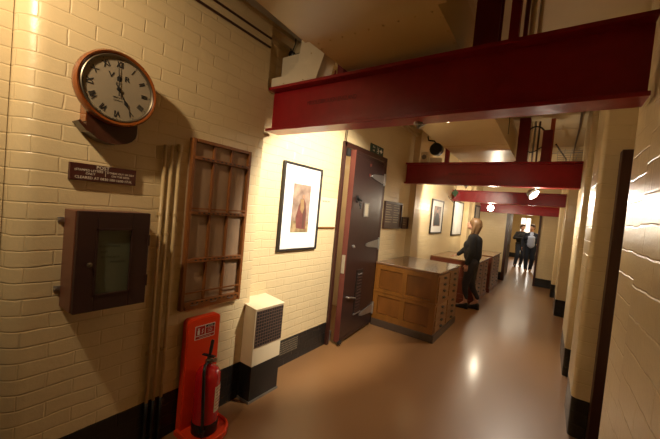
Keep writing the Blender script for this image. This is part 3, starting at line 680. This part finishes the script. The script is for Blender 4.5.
# notice boards right of the door
M_NB = mat('notice_board_brown', (.075, .038, .020), .5, noise=.3, nscale=12)
def board(label, y0, y1, z0, z1, cols):
    w, h = (y1-y0)/2, (z1-z0)/2
    t = thing('notice_board', label, 'notice board', (-2.079, (y0+y1)/2, (z0+z1)/2), WALLROT)
    b = MB(); b.box(-w, w, -.02, 0, -h, h, .002); b.build('panel', M_NB, t)
    fr = .022; b = MB(); b.box(-w, w, -.035, -.02, h-fr, h); b.box(-w, w, -.035, -.02, -h, -h+fr); b.box(-w, -w+fr, -.035, -.02, -h+fr, h-fr); b.box(w-fr, w, -.035, -.02, -h+fr, h-fr); b.build('frame', M_BROWN, t)
    rnd = random.Random(3); b = MB()
    n = int((2*h-.08)/.038)
    for k in range(n):
        z = h-.05-k*.038
        for c in range(cols):
            x0 = -w+.05+c*(2*w-.08)/cols; L = (2*w-.1)/cols*(.55+.35*rnd.random())
            b.box(x0, x0+L, -.0212, -.0198, z-.006, z+.006)
    b.build('lettering_rows', mat('board_letters', (.34, .26, .16), .6), t)
board('wide brown notice board with rows of pale lettering right of the door', 4.36, 5.02, 1.40, 1.82, 2)
board('small brown notice board, right of and lower than the wide one', 5.07, 5.345, 1.40, 1.60, 1)

# ================================================================== steel door
b = MB(); b.box(-2.20, -2.045, 3.105, 3.15, 0, 2.42, .003); b.box(-2.20, -2.045, 4.21, 4.27, 0, 2.42, .003); b.box(-2.20, -2.045, 3.11, 4.27, 2.37, 2.43, .003)
struct('trim_5', b, M_BROWN)
b = MB(); b.box(-2.20, -2.10, 3.202, 3.27, 0, .12); struct('trim_6', b, M_GREYP)
t = thing('door_keeper', 'black metal keeper at the top left corner of the steel door frame', 'door catch', (-2.045, 3.17, 2.30), WALLROT)
b = MB(); b.box(-.03, .03, -.035, 0, -.04, .05, .004); b.build('keeper_body', M_BLACKM, t)
# the leaf stands slightly open: free edge near, hinge side far
t = thing('steel_door', 'heavy oxblood steel door standing ajar with grey strap hinges', 'door', (-2.045, 4.135, 0), WALLROT)
# leaf frame: x from hinge (0) back towards the near side (-.98); rotated out a little
ang = R_(4.5)
t.rotation_euler = (0, 0, WALLROT+ang)
LW = .945
b = MB(); b.box(-LW, 0, -.035, .035, .035, 2.34, .006)
lf = b.build('leaf_panel', M_DOOR, t)
b = MB(); b.box(-LW-.002, -LW+.006, -.034, .034, .037, 2.338); b.build('leaf_edge', M_DOORE, t)
b = MB(); b.box(-LW-.012, 0, -.045, -.033, 0.0, .04) if 0 else None
b.box(-LW+.02, -.02, -.040, -.034, .06, .075); b.box(-LW+.02, -.02, -.040, -.034, 2.29, 2.305); b.build('edge_bead', M_DOOR, t)
for z in (2.10, 1.19, .255):
    b = MB(); b.prism([(-.43, z-.012), (-.43, z+.012), (-.36, z+.030), (-.05, z+.058), (0.01, z+.058), (.01, z-.058), (-.05, z-.058), (-.36, z-.030)], 'y', -.047, -.036)
    h = b.build('strap_hinge', M_STEEL, t)
    b = MB(); b.tube([(.012, -.045, z-.085), (.012, -.045, z+.085)], .016, 12); b.build('hinge_barrel', M_STEEL, h)
b = MB(); b.box(-.57, -.46, -.040, -.034, 1.575, 1.725, .002); h = b.build('viewing_window', mat('window_pale', (.42, .36, .26), .4), t)
c = MB(); c.box(-.585, -.57, -.045, -.034, 1.56, 1.74); c.box(-.46, -.445, -.045, -.034, 1.56, 1.74); c.box(-.57, -.46, -.045, -.034, 1.725, 1.74); c.box(-.57, -.46, -.045, -.034, 1.56, 1.575); c.build('window_frame', M_GREYP, h)
b = MB(); b.box(-.62, -.44, -.042, -.034, .31, .875, .002); h = b.build('louvre', M_BLACK, t)
c = MB()
for k in range(13): z = .335+k*.041; c.prism([(-.042, z), (-.052, z-.018), (-.050, z-.020), (-.040, z-.003)], 'x', -.60, -.46)
c.build('louvre_slats', M_DOOR, h)
c = MB(); c.box(-.63, -.43, -.056, -.04, .30, .315); c.build('louvre_sill', M_STEEL, h)
for z, r_ in ((2.23, .02), (2.10, .022)):
    b = MB(); b.lathe([(r_, -.035), (r_, -.043), (.008, -.046)], (-.50, 0, z), 'y', 16); b.build('round_plug', M_DOORE, t)
b = MB(); b.lathe([(.045, -.035), (.045, -.045), (.02, -.05), (.02, -.062)], (-.80, 0, 1.77), 'y', 20); b.tube([(-.86, -.065, 1.785), (-.74, -.065, 1.755)], .011, 8); b.tube([(-.80, -.065, 1.76), (-.79, -.07, 1.70), (-.77, -.07, 1.66), (-.76, -.07, 1.72)], .007, 8); b.build('turn_handle', M_BLACKM, t)
b = MB(); b.tube([(-.86, -.036, .575), (-.86, -.07, .575), (-.80, -.07, .565), (-.68, -.072, .535), (-.66, -.065, .53)], .010, 8); b.build('pull_handle', M_STEEL, t)
b = MB(); b.lathe([(.02, -.035), (.02, -.05), (.0001, -.052)], (-.80, 0, 1.19), 'y', 16); b.tube([(-.83, -.05, 1.20), (-.77, -.05, 1.18)], .007, 6); b.build('latch_knob', M_STEEL, t)
b = MB(); b.box(-LW-.006, -LW-.001, -.022, .022, .87, 1.09); b.build('lock_plate', M_STEEL, t)
b = MB(); b.box(-LW-.03, -LW+.03, -.06, -.03, 0.03, .06); b.build('foot_bolt', M_BLACKM, t)

# exit sign
t = thing('exit_sign', 'green emergency exit sign with running figure and arrow above the door', 'sign', (-2.079, 3.965, 2.495), WALLROT)
b = MB(); b.box(-.195, .195, -.008, 0, -.060, .060); b.build('sign_board', M_GREEN, t)
b = MB(); b.prism([(.075, -.012), (.115, -.012), (.115, -.035), (.165, 0), (.115, .035), (.115, .012), (.075, .012)], 'y', -.0095, -.008)
b.box(.01, .055, -.0092, -.008, -.045, -.040)
b.lathe([(.009, 0), (.009, .0012)], (.040, -.0095, .032), 'y', 12); b.tube([(.035, -.009, .018), (.028, -.009, -.008), (.045, -.009, -.022), (.035, -.009, -.042)], .006, 6); b.tube([(.028, -.009, -.008), (.012, -.009, -.022), (.0, -.009, -.022)], .005, 6); b.tube([(.045, -.009, .002), (.035, -.009, .016), (.015, -.009, .010)], .004, 6)
b.box(-.005, -.001, -.0092, -.008, -.05, .05)
text(b, 'Fire', .040, -.100, -.0085, .022, .0006); text(b, 'exit', .040, -.100, -.0085, -.022, .0006)
b.build('pictogram', M_WHITE, t)
# two wires above the door frame
for k, dy in enumerate((0, .03)):
    b = MB(); b.tube([(-2.07, 3.13+dy, 2.44), (-2.07, 3.15+dy, 2.7), (-2.07, 3.14+dy*.6, 3.0)], .004, 6)
    tag(b.build('bell_wire', M_BROWN), ('thin wire rising from the door frame\'s top left, left strand', 'thin wire rising from the door frame\'s top left, right strand')[k], 'wire')

# ================================================================== plan chests
def chest(label, x0, x1, y0, y1, h, rows, cols, body, front, top, sidem, ph=.10, mid=True):
    """x0 wall side, x1 drawer side, near end at y0 with panels"""
    t = thing('drawer_chest', label, 'chest of drawers', ((x0+x1)/2, (y0+y1)/2, 0), WALLROT)
    L, D = (y1-y0)/2, (x1-x0)/2     # local x = along corridor, local -y = drawer side
    b = MB(); b.box(-L-.030, L+.012, -D-.018, D, 0, ph, .006); b.build('plinth', sidem if sidem is M_MAHOG else mat('plinth_grey_wood', (.065, .040, .026), .4, noise=.2), t)
    b = MB(); b.box(-L, L, -D, D, ph, h-.025, .003); cb = b.build('body', body, t)
    b = MB(); b.box(-L-.034, L+.022, -D-.025, D, h-.025, h, .006); b.build('top', top, t)
    # near end: frame with fielded panels
    zc = ph+(h-.025-ph)*.5
    b = MB()
    e = -L
    for (a, c) in ((-D, -D+.075), (-.035, .035), (D-.075, D)): 
        b.box(e-.022, e, a, c, ph+.002, h-.027)
    for (za, zb) in ((ph+.002, ph+.085), (zc-.055, zc+.045), (h-.10, h-.027)):
        b.box(e-.0218, e, -D+.075, -.035, za, zb); b.box(e-.0218, e, .035, D-.075, za, zb)
    b.build('end_frame', body, t)
    if mid:
        b = MB(); b.box(e-.030, e-.004, -D-.01, D, zc-.004, zc+.012); b.build('end_rail_moulding', body, t)
    for ya, yb in ((-D+.075, -.035), (.035, D-.075)):
        for za, zb in ((ph+.085, zc-.055), (zc+.045, h-.10)):
            b = MB(); b.box(e-.006, e+.001, ya+.004, yb-.004, za+.004, zb-.004, .003); b.build('end_panel', sidem, t)
    # drawers
    mid_gap = .045 if mid else 0
    avail = (h-.05-ph-.02-mid_gap); dh = avail/rows
    cw = (2*L-.06-.03*(cols-1))/cols
    for c in range(cols):
        for r_ in range(rows):
            xa = -L+.03+c*(cw+.03); za = ph+.012+r_*dh+(mid_gap if r_ >= rows/2 else 0)
            b = MB(); b.box(xa+.003, xa+cw-.003, -D-.010, -D+.002, za+.004, za+dh-.004, .002); d = b.build('drawer', front, t)
            xc = xa+cw/2; zc_ = za+dh*.5
            hw = min(.035, cw*.13)
            m = MB(); m.prism([(-.002, .016), (-.020, .010), (-.022, -.006), (-.016, -.010), (-.014, .004), (-.002, .008)], 'x', xc-hw, xc+hw)
            m.box(xc-hw-.006, xc+hw+.006, -.0025, 0, -.012, .018)
            m.xf(Matrix.Translation((0, -D-.010, zc_))); m.build('cup_handle', M_BLACKM, d)
    return t
chest('light oak chest of drawers with two panelled rows, nearest the steel door', -2.02, -1.125, 4.20, 5.32, .925, 8, 2, M_OAK, M_OAKD, M_OAKT, M_OAKP)
chest('reddish wooden chest of drawers beside which the woman stands', -1.985, -1.09, 6.66, 8.02, .86, 8, 2, M_MAHOG, M_OAKD, M_OAKT, M_MAHOG)
chest('farthest chest of drawers, against the end wall beyond the woman', -1.78, -1.06, 8.32, 9.75, .87, 8, 2, M_MAHOG, M_OAKD, M_OAKT, M_MAHOG)

V_ = Vector
# ================================================================== lamps
def spotlamp(label, loc, aim, r_=.075, anchor=(0, 0, .1), grp=None):
    t = thing('spot_lamp', label, 'lamp', loc, 0, grp)
    q = Vector(aim).normalized().to_track_quat('Z', 'Y').to_matrix().to_4x4()
    b = MB(); b.lathe([(.03, -.10), (r_*.8, -.07), (r_, 0), (r_*.94, 0), (r_*.7, -.06)], (0, 0, 0), 'z', 24); b.xf(q); b.build('lamp_housing', M_GREYP, t, smooth=True)
    b = MB(); b.lathe([(.0001, -.02), (r_*.93, -.006), (r_*.93, -.003), (.0001, -.001)], (0, 0, 0), 'z', 24); b.xf(q); b.build('lamp_face', M_LIT, t)
    p = q @ Vector((0, 0, -.09))
    b = MB(); b.tube([p, V_(anchor)-V_((0, 0, .03))-V_((0, 0, 0)), V_(anchor)], .010, 8); b.lathe([(.028, -.012), (.028, 0)], anchor, 'z', 16); b.build('stem', M_STEEL, t)
    return t
spotlamp('lit spot lamp hanging under second girder, tilted down to the right', (-.235, 5.34, 2.085), (.70, -.36, -.62), .078, (.0, -.17, .08))
spotlamp('lit spot lamp behind the nearest girder, aimed at the portrait', (-.72, 2.38, 2.38), (-1.3, .6, -.8), .06, (-.02, -.45, -.17))
spotlamp('spot lamp behind the second girder, aimed at the dark portrait', (-1.12, 5.58, 2.40), (-.85, 1.1, -.6), .06, (0, -.42, -.235))
t = thing('globe_lamp', 'bright round lamp hanging below third girder, above the far chest', 'lamp', (-1.225, 8.45, 2.0))
b = MB(); b.ball((0, 0, 0), .072, n=24); b.build('globe', M_LIT, t, smooth=True)
b = MB(); b.tube([(0, 0, .065), (0, -.1, .12), (0, -.45, .125)], .010, 8); b.lathe([(.03, .06), (.03, .09)], (0, 0, 0), 'z', 16); b.build('arm', M_STEEL, t)
# hanging green sign at left end of third beam
t = thing('hanging_sign', 'small green diamond shaped sign hanging from girder near the dark portrait', 'sign', (-1.86, 7.55, 2.24), 0)
b = MB(); b.prism([(-.07, 0), (0, .10), (.08, .02), (.01, -.09)], 'y', -.004, .004); b.build('panel', mat('leaf_green', (.02, .06, .015), .5), t)
b = MB(); b.tube([(0, 0, .12), (0, .0, CZ-2.24)], .004, 6); b.build('chain', M_STEEL, t)
b = MB(); b.tube([(-.2, 0, .02), (-.11, 0, -.12), (.0, 0, -.22), (.03, 0, -.3)], .008, 6); b.build('rod', M_GREYP, t)

# things in the passage beyond
t = thing('open_door', 'dark brown door standing open just beyond the far opening, left side', 'door', (-1.10, 12.0, 0), 0)
b = MB(); b.box(-.03, .03, -.35, .35, .02, 2.05, .003); b.build('leaf', M_BROWN, t)
b = MB(); b.lathe([(.02, .03), (.02, .05), (.035, .07), (.0001, .09)], (0, -.28, 1.0), 'x', 12); b.build('knob', M_BRASS, t)
t = thing('cupboard', 'dark tall shelving in the passage, left of the two men', 'shelving', (-1.55, 12.9, 0), 0)
for y in (-.6, .6):
    b = MB(); b.box(-.2, .2, y-.02, y+.02, 0, 1.9); b.build('side_panel', M_BROWN, t)
for z in (.1, .7, 1.3, 1.88):
    b = MB(); b.box(-.2, .2, -.58, .58, z-.015, z+.015); b.build('shelf', M_BROWN, t)
t = thing('passage_duct', 'low curved cream duct on the passage ceiling behind the men', 'duct', (-.45, 12.2, 2.05))
b = MB()
b.prism([(-.35, .39), (-.32, .15), (-.2, .03), (0, 0), (.5, 0), (.5, .39)], 'y', -1.1, .6); b.build('duct_shell', M_DUCT, t)

# ================================================================== people
V = Vector
def headpart(b, hc, s, fwd, tilt=0):
    """adds skull, jaw, nose, ears to b; returns frame matrix. hc head centre, s head height, fwd horizontal facing"""
    fwd = V(fwd).normalized(); side = V((0, 0, 1)).cross(fwd)
    M = Matrix((( -side.x, -fwd.x, 0, hc[0]), (-side.y, -fwd.y, 0, hc[1]), (0, 0, 1, hc[2]), (0, 0, 0, 1)))
    M = M @ Matrix.Rotation(tilt, 4, 'X')
    k = s/.23
    hb = MB()
    hb.ball((0, .012*k, .025*k), .092*k, (.82, 1.02, .98)); hb.ball((0, -.028*k, -.035*k), .066*k, (.86, .95, 1.15)); hb.ball((0, -.062*k, -.088*k), .025*k, (1.1, .8, .8))
    hb.cap((0, -.088*k, .016*k), (0, -.108*k, -.018*k), .009*k, .013*k)
    hb.ball((0, -.090*k, -.050*k), .016*k, (1.4, .6, .7)); hb.cap((-.03*k, -.082*k, .028*k), (.03*k, -.082*k, .028*k), .012*k, .012*k)
    for sx in (-1, 1): hb.ball((sx*.076*k, .008*k, -.005*k), .024*k, (.35, .7, 1.15))
    hb.xf(M); me = bpy.data.meshes.new('h'); hb.bm.to_mesh(me); hb.bm.free(); b.bm.from_mesh(me); bpy.data.meshes.remove(me)
    return M, k
def eyes_mouth(t, M, k):
    for sx in (-1, 1):
        b = MB(); b.ball((sx*.031*k, -.081*k, .006*k), .011*k, (1.25, .6, .7), n=10); b.xf(M); e = b.build('eye', mat('eye_white', (.6, .55, .5), .3), t, smooth=True)
        b = MB(); b.ball((sx*.031*k, -.0865*k, .006*k), .0055*k, n=8); b.xf(M); b.build('iris', M_INK, e, smooth=True)
        b = MB(); b.tube([(sx*.018*k, -.089*k, .026*k), (sx*.034*k, -.088*k, .031*k), (sx*.05*k, -.078*k, .026*k)], .003*k, 6); b.xf(M); b.build('eyebrow', M_HAIRD, t)
    b = MB(); b.ball((0, -.0985*k, -.052*k), .016*k, (1.3, .35, .38), n=10); b.xf(M); b.build('lips', mat('lips', (.42, .13, .10), .5), t, smooth=True)
def hand(b, wrist, dirv, palmn, s=1.0, curl=.35, thumb=1):
    """palm plus four fingers and a thumb. dirv: direction of fingers, palmn: palm normal (fingers curl towards it)"""
    d = V(dirv).normalized(); n = (V(palmn)-V(palmn).dot(d)*d).normalized(); sd = d.cross(n)*thumb; w = V(wrist)
    for k, off in enumerate((-.028, -.010, .009, .027)):
        b.cap(w+sd*off*.5*s, w+d*.085*s+sd*off*s, .014*s, .0115*s, 8)
        L = (.060, .075, .070, .055)[k]*s; p = w+d*.085*s+sd*off*s; a = 0
        for j, fr in enumerate((.45, .32, .23)):
            a += curl*(1, 1.1, .9)[j]; q = p+(d*cos(a)+n*sin(a))*L*fr
            b.cap(p, q, (.0095-.001*j)*s, (.0085-.001*j)*s, 8); p = q
    p = w+d*.025*s-sd*.022*s; q = p+(d*.6-sd*.7+n*.2).normalized()*.038*s; r_ = q+(d*.9-sd*.25+n*.35).normalized()*.032*s
    b.cap(w+d*.01*s, p, .015*s, .013*s, 8); b.cap(p, q, .013*s, .010*s, 8); b.cap(q, r_, .010*s, .008*s, 8)
def shoe(name, heel, toe, m, parent, heelh=.03, s=1.0, boot=False):
    h, t_ = V(heel), V(toe); d = (t_-h); d.z = 0; L = d.length; d.normalize()
    ang_ = math.atan2(d.y, d.x)
    b = MB()
    b.cap((0.03, 0, .035), (L*.55, 0, .033), .034*s, .036*s); b.cap((L*.55, 0, .033), (L-.03, 0, .024), .038*s, .026*s); b.cap((.035, 0, .04), (.04, 0, .085 if not boot else .12), .036*s, .040*s); b.cap((.05, 0, .08), (L*.6, 0, .045), .036*s, .032*s)
    b.box(0, .055, -.026, .026, -.0, .03)
    b.xf(Matrix.Translation(h) @ Matrix.Rotation(ang_, 4, 'Z')); return b.build(name, m, parent, remesh=.007, sm=3)

def local(t):    # people are authored in world space relative to root
    return Matrix.Translation(-t.location)

def woman():
    t = thing('person', 'woman with shoulder length fair hair in black jumper and trousers, hand on chest', 'person', (-1.14, 6.42, 0))
    O = V(t.location)
    def P(x, y, z): return V((x, y, z))-O
    pel = P(-1.14, 6.42, .90); neck = P(-1.165, 6.43, 1.39); hc = P(-1.185, 6.43, 1.575)
    shN = P(-1.14, 6.265, 1.335); shF = P(-1.19, 6.575, 1.335)   # near and far shoulders
    hipN = P(-1.13, 6.34, .86); hipF = P(-1.14, 6.51, .86)
    kneN = P(-1.19, 6.33, .485); ankN = P(-1.03, 6.40, .11)    # near leg crossing back
    kneF = P(-1.17, 6.50, .485); ankF = P(-1.13, 6.46, .11)
    kneN = P(-1.16, 6.33, .48)
    elN = P(-1.12, 6.20, 1.06); wrN = P(-1.19, 6.22, .84)
    elF = P(-1.33, 6.70, 1.09); wrF = P(-1.49, 6.74, .945)
    kneN = P(-1.20, 6.34, .48); ankN = P(-1.17, 6.34, .13); kneF = P(-1.13, 6.50, .485); ankF = P(-1.00, 6.47, .15)
    b = MB()
    b.chain([(pel, .095), (pel+V((0, 0, .16)), .085), (P(-1.155, 6.42, 1.22), .09), (P(-1.16, 6.42, 1.30), .08), (neck, .050), (hc+V((.01, 0, -.06)), .047)])
    b.cap(shN, shF, .042, .042)
    b.chain([(hipN, .085), (kneN, .052), (P(-1.20, 6.335, .36), .045), (ankN, .034)]); b.chain([(hipF, .085), (kneF, .052), (P(-1.09, 6.50, .36), .045), (ankF, .034)])
    b.cap(hipN, hipF, .09, .09)
    for a in (ankN, ankF): b.cap(a, a+V((-.09, 0, -.075)), .034, .028)
    b.chain([(shN, .045), (elN, .036), (wrN, .025)]); b.chain([(shF, .045), (elF, .036), (wrF, .025)])
    hand(b, wrN, (-.12, .02, -1), (-.2, 1, 0), .95, .22, 1)
    hand(b, wrF, (-1, .12, -.5), (0, 0, -1), .95, .06, -1)
    M, k = headpart(b, hc, .225, (-1, -.06, 0), R_(-16))
    body = b.build('body', M_SKIN, t, remesh=.0065, sm=3)
    eyes_mouth(t, M, k)
    # hair: bob down to the shoulders
    h = MB(); h.ball((0, .030*k, .036*k), .110*k, (.92, 1.04, .98)); h.cap((0, .075*k, .0), (0, .088*k, -.16*k), .085*k, .060*k)
    for sx in (-1, 1):
        h.chain([((sx*.058*k, .03*k, .04*k), .045*k), ((sx*.075*k, .035*k, -.05*k), .034*k), ((sx*.072*k, .045*k, -.15*k), .030*k), ((sx*.06*k, .045*k, -.195*k), .016*k)])
        h.chain([((sx*.03*k, -.035*k, .10*k), .03*k), ((sx*.066*k, -.005*k, .06*k), .022*k), ((sx*.079*k, .025*k, -.03*k), .016*k)])
    h.chain([((.0, .085*k, -.08*k), .05*k), ((0, .088*k, -.19*k), .026*k)])
    h.xf(M); h.build('hair', M_HAIRB, t, remesh=.007, sm=3)
    # jumper
    j = MB(); j.chain([(pel+V((.0, 0, -.02)), .125), (pel+V((0, 0, .14)), .122), (P(-1.16, 6.42, 1.20), .135), (P(-1.155, 6.42, 1.31), .108), (P(-1.163, 6.425, 1.385), .062)])
    j.cap(P(-1.10, 6.42, 1.0), P(-1.10, 6.42, 1.28), .11, .10); j.cap(P(-1.20, 6.42, .98), P(-1.22, 6.42, 1.18), .10, .105)
    j.cap(pel+V((0, -.07, -.02)), pel+V((0, .07, -.02)), .098, .098); j.cap(shN, shF, .058, .058); j.cap(P(-1.20, 6.37, 1.21), P(-1.20, 6.48, 1.21), .068, .068)
    j.cap(P(-1.155, 6.34, 1.1), P(-1.155, 6.5, 1.1), .085, .085)
    j.chain([(shN, .068), (elN, .060), (wrN+V((.0, 0, .02)), .042)]); j.chain([(shF, .064), (elF, .054), (wrF+V((.02, 0, .01)), .038)])
    j.build('jumper', M_KNIT, t, remesh=.008, sm=4)
    q = MB(); q.cap(hipN, hipF, .108, .108); q.chain([(hipN, .108), (kneN, .064), (P(-1.20, 6.335, .36), .054), (ankN+V((0, 0, .07)), .040)]); q.chain([(hipF, .108), (kneF, .064), (P(-1.09, 6.50, .36), .054), (ankF+V((0, 0, .07)), .040)])
    q.build('trousers', M_TROUS, t, remesh=.008, sm=4)
    a = ankN; shoe('shoe', V((a.x+.055, a.y, 0)), V((a.x-.19, a.y-.02, 0)), M_SHOE, t)
    a = ankF; shoe('shoe', V((a.x+.055, a.y, 0)), V((a.x-.19, a.y-.02, 0)), M_SHOE, t)
woman()

def man(label, x, y, hgt, fwd, look, top_m, jacket, armR, armL, legs, shoe_m, hair_m):
    """fwd roughly -Y; side vectors computed; armR/armL: lists of (side, fwd, up) offsets for elbow, wrist; legs: forward offsets"""
    t = thing('person', label, 'person', (x, y, 0)); k = hgt/1.78
    f_ = V(fwd).normalized(); s_ = V((-f_.y, f_.x, 0))   # person's left
    def P(a, b, c): return s_*(a*k)+f_*(b*k)+V((0, 0, c*k))
    pel = P(0, 0, .95); neck = P(0, .02, 1.49); hc = P(0, .04, 1.655)
    sh = {-1: P(-.165, 0, 1.395), 1: P(.165, 0, 1.395)}
    arms = {-1: armR, 1: armL}
    b = MB(); j = MB(); q = MB()
    b.chain([(pel, .11*k), (P(0, .0, 1.12), .09*k), (P(0, .0, 1.32), .10*k), (P(0, 0, 1.42), .075*k), (neck, .056*k), (hc+V((0, 0, -.06)), .055*k)]); b.cap(sh[-1], sh[1], .052*k, .052*k)
    j.chain([(P(0, 0, .97), .125*k), (P(0, .01, 1.12), .13*k), (P(0, .01, 1.30), .145*k), (P(0, 0, 1.41), .10*k), (P(0, .01, 1.455), .07*k)])
    j.cap(P(-.09, 0, .96), P(.09, 0, .96), .112*k, .112*k); j.cap(P(-.085, .01, 1.12), P(.085, .01, 1.12), .112*k, .112*k); j.cap(P(-.10, .01, 1.26), P(.10, .01, 1.26), .118*k, .118*k); j.cap(sh[-1], sh[1], .066*k, .066*k); j.cap(sh[-1], P(0, .0, 1.45), .06*k, .06*k); j.cap(sh[1], P(0, .0, 1.45), .06*k, .06*k)
    for sd in (-1, 1):
        e, w_ = P(*arms[sd][0]), P(*arms[sd][1])
        b.chain([(sh[sd], .055*k), (e, .042*k), (w_, .028*k)]); j.chain([(sh[sd], .070*k), (e, .056*k), (w_, .043*k)])
        d = (w_-e).normalized(); hand(b, w_+d*.01, d, P(-sd, .1, 0), k, .3, sd)
        hp = P(sd*.09, 0, .90); kn = P(sd*.10, legs[sd][0], .50); an = P(sd*legs[sd][2], legs[sd][1], .10)
        b.chain([(hp, .09*k), (kn, .056*k), (an, .038*k)]); b.cap(an, an+f_*.1-V((0, 0, .06)), .036, .03)
        q.chain([(hp, .108*k), (kn, .078*k), (an+V((0, 0, -.02)), .060*k)])
        shoe('shoe', V((an.x, an.y, 0))-f_*.06, V((an.x, an.y, 0))+f_*.21, shoe_m, t)
    q.cap(P(-.08, 0, .92), P(.08, 0, .92), .115*k, .115*k)
    M, kk = headpart(b, hc, .235*k, look)
    b.build('body', M_SKIN, t, remesh=.008, sm=3); eyes_mouth(t, M, kk)
    jo = j.build('blazer' if jacket else 'jumper', M_NAVY if jacket else M_KNIT, t, remesh=.010, sm=4)
    q.build('trousers', M_DENIM, t, remesh=.010, sm=4)
    if jacket:
        s2 = MB(); s2.chain([(P(0, .055, .97), .095*k), (P(0, .070, 1.12), .10*k), (P(0, .075, 1.28), .10*k), (P(0, .060, 1.40), .066*k), (P(0, .03, 1.46), .060*k)]); s2.cap(P(-.04, .060, 1.0), P(-.04, .075, 1.28), .092*k, .09*k); s2.cap(P(.04, .060, 1.0), P(.04, .075, 1.28), .092*k, .09*k); s2.build('shirt', M_SHIRT, t, remesh=.010, sm=3)
    h = MB(); h.ball((0, .020*kk, .050*kk), .098*kk, (.90, 1.02, .92)); h.ball((0, .05*kk, .0), .082*kk, (.95, .8, 1.0)); h.cap((-.04*kk, -.055*kk, .10*kk), (.04*kk, -.05*kk, .105*kk), .028*kk, .03*kk); h.xf(M); h.build('hair', hair_m, t, remesh=.008, sm=3)
    return t
man('man in dark navy blazer and pale blue shirt walking through the far opening', -.545, 13.75, 1.74, (.12, -1, 0), (-.5, -.9, 0), M_NAVY, True,
    [(-.26, -.02, 1.15), (-.27, .06, .92)], [(.25, -.03, 1.15), (.27, .04, .90)], {-1: (.06, .02, .08), 1: (.02, -.12, .07)}, M_TAN, M_HAIRD)
man('man in black jumper with one forearm raised, behind the man in the blazer', -.93, 15.0, 1.72, (.2, -1, 0), (.6, -.8, 0), M_KNIT, False,
    [(-.27, .06, 1.18), (-.02, .26, 1.20)], [(.25, -.02, 1.15), (.24, .10, .95)], {-1: (.14, .16, .16), 1: (.05, -.06, .06)}, M_SHOE, M_HAIRD)
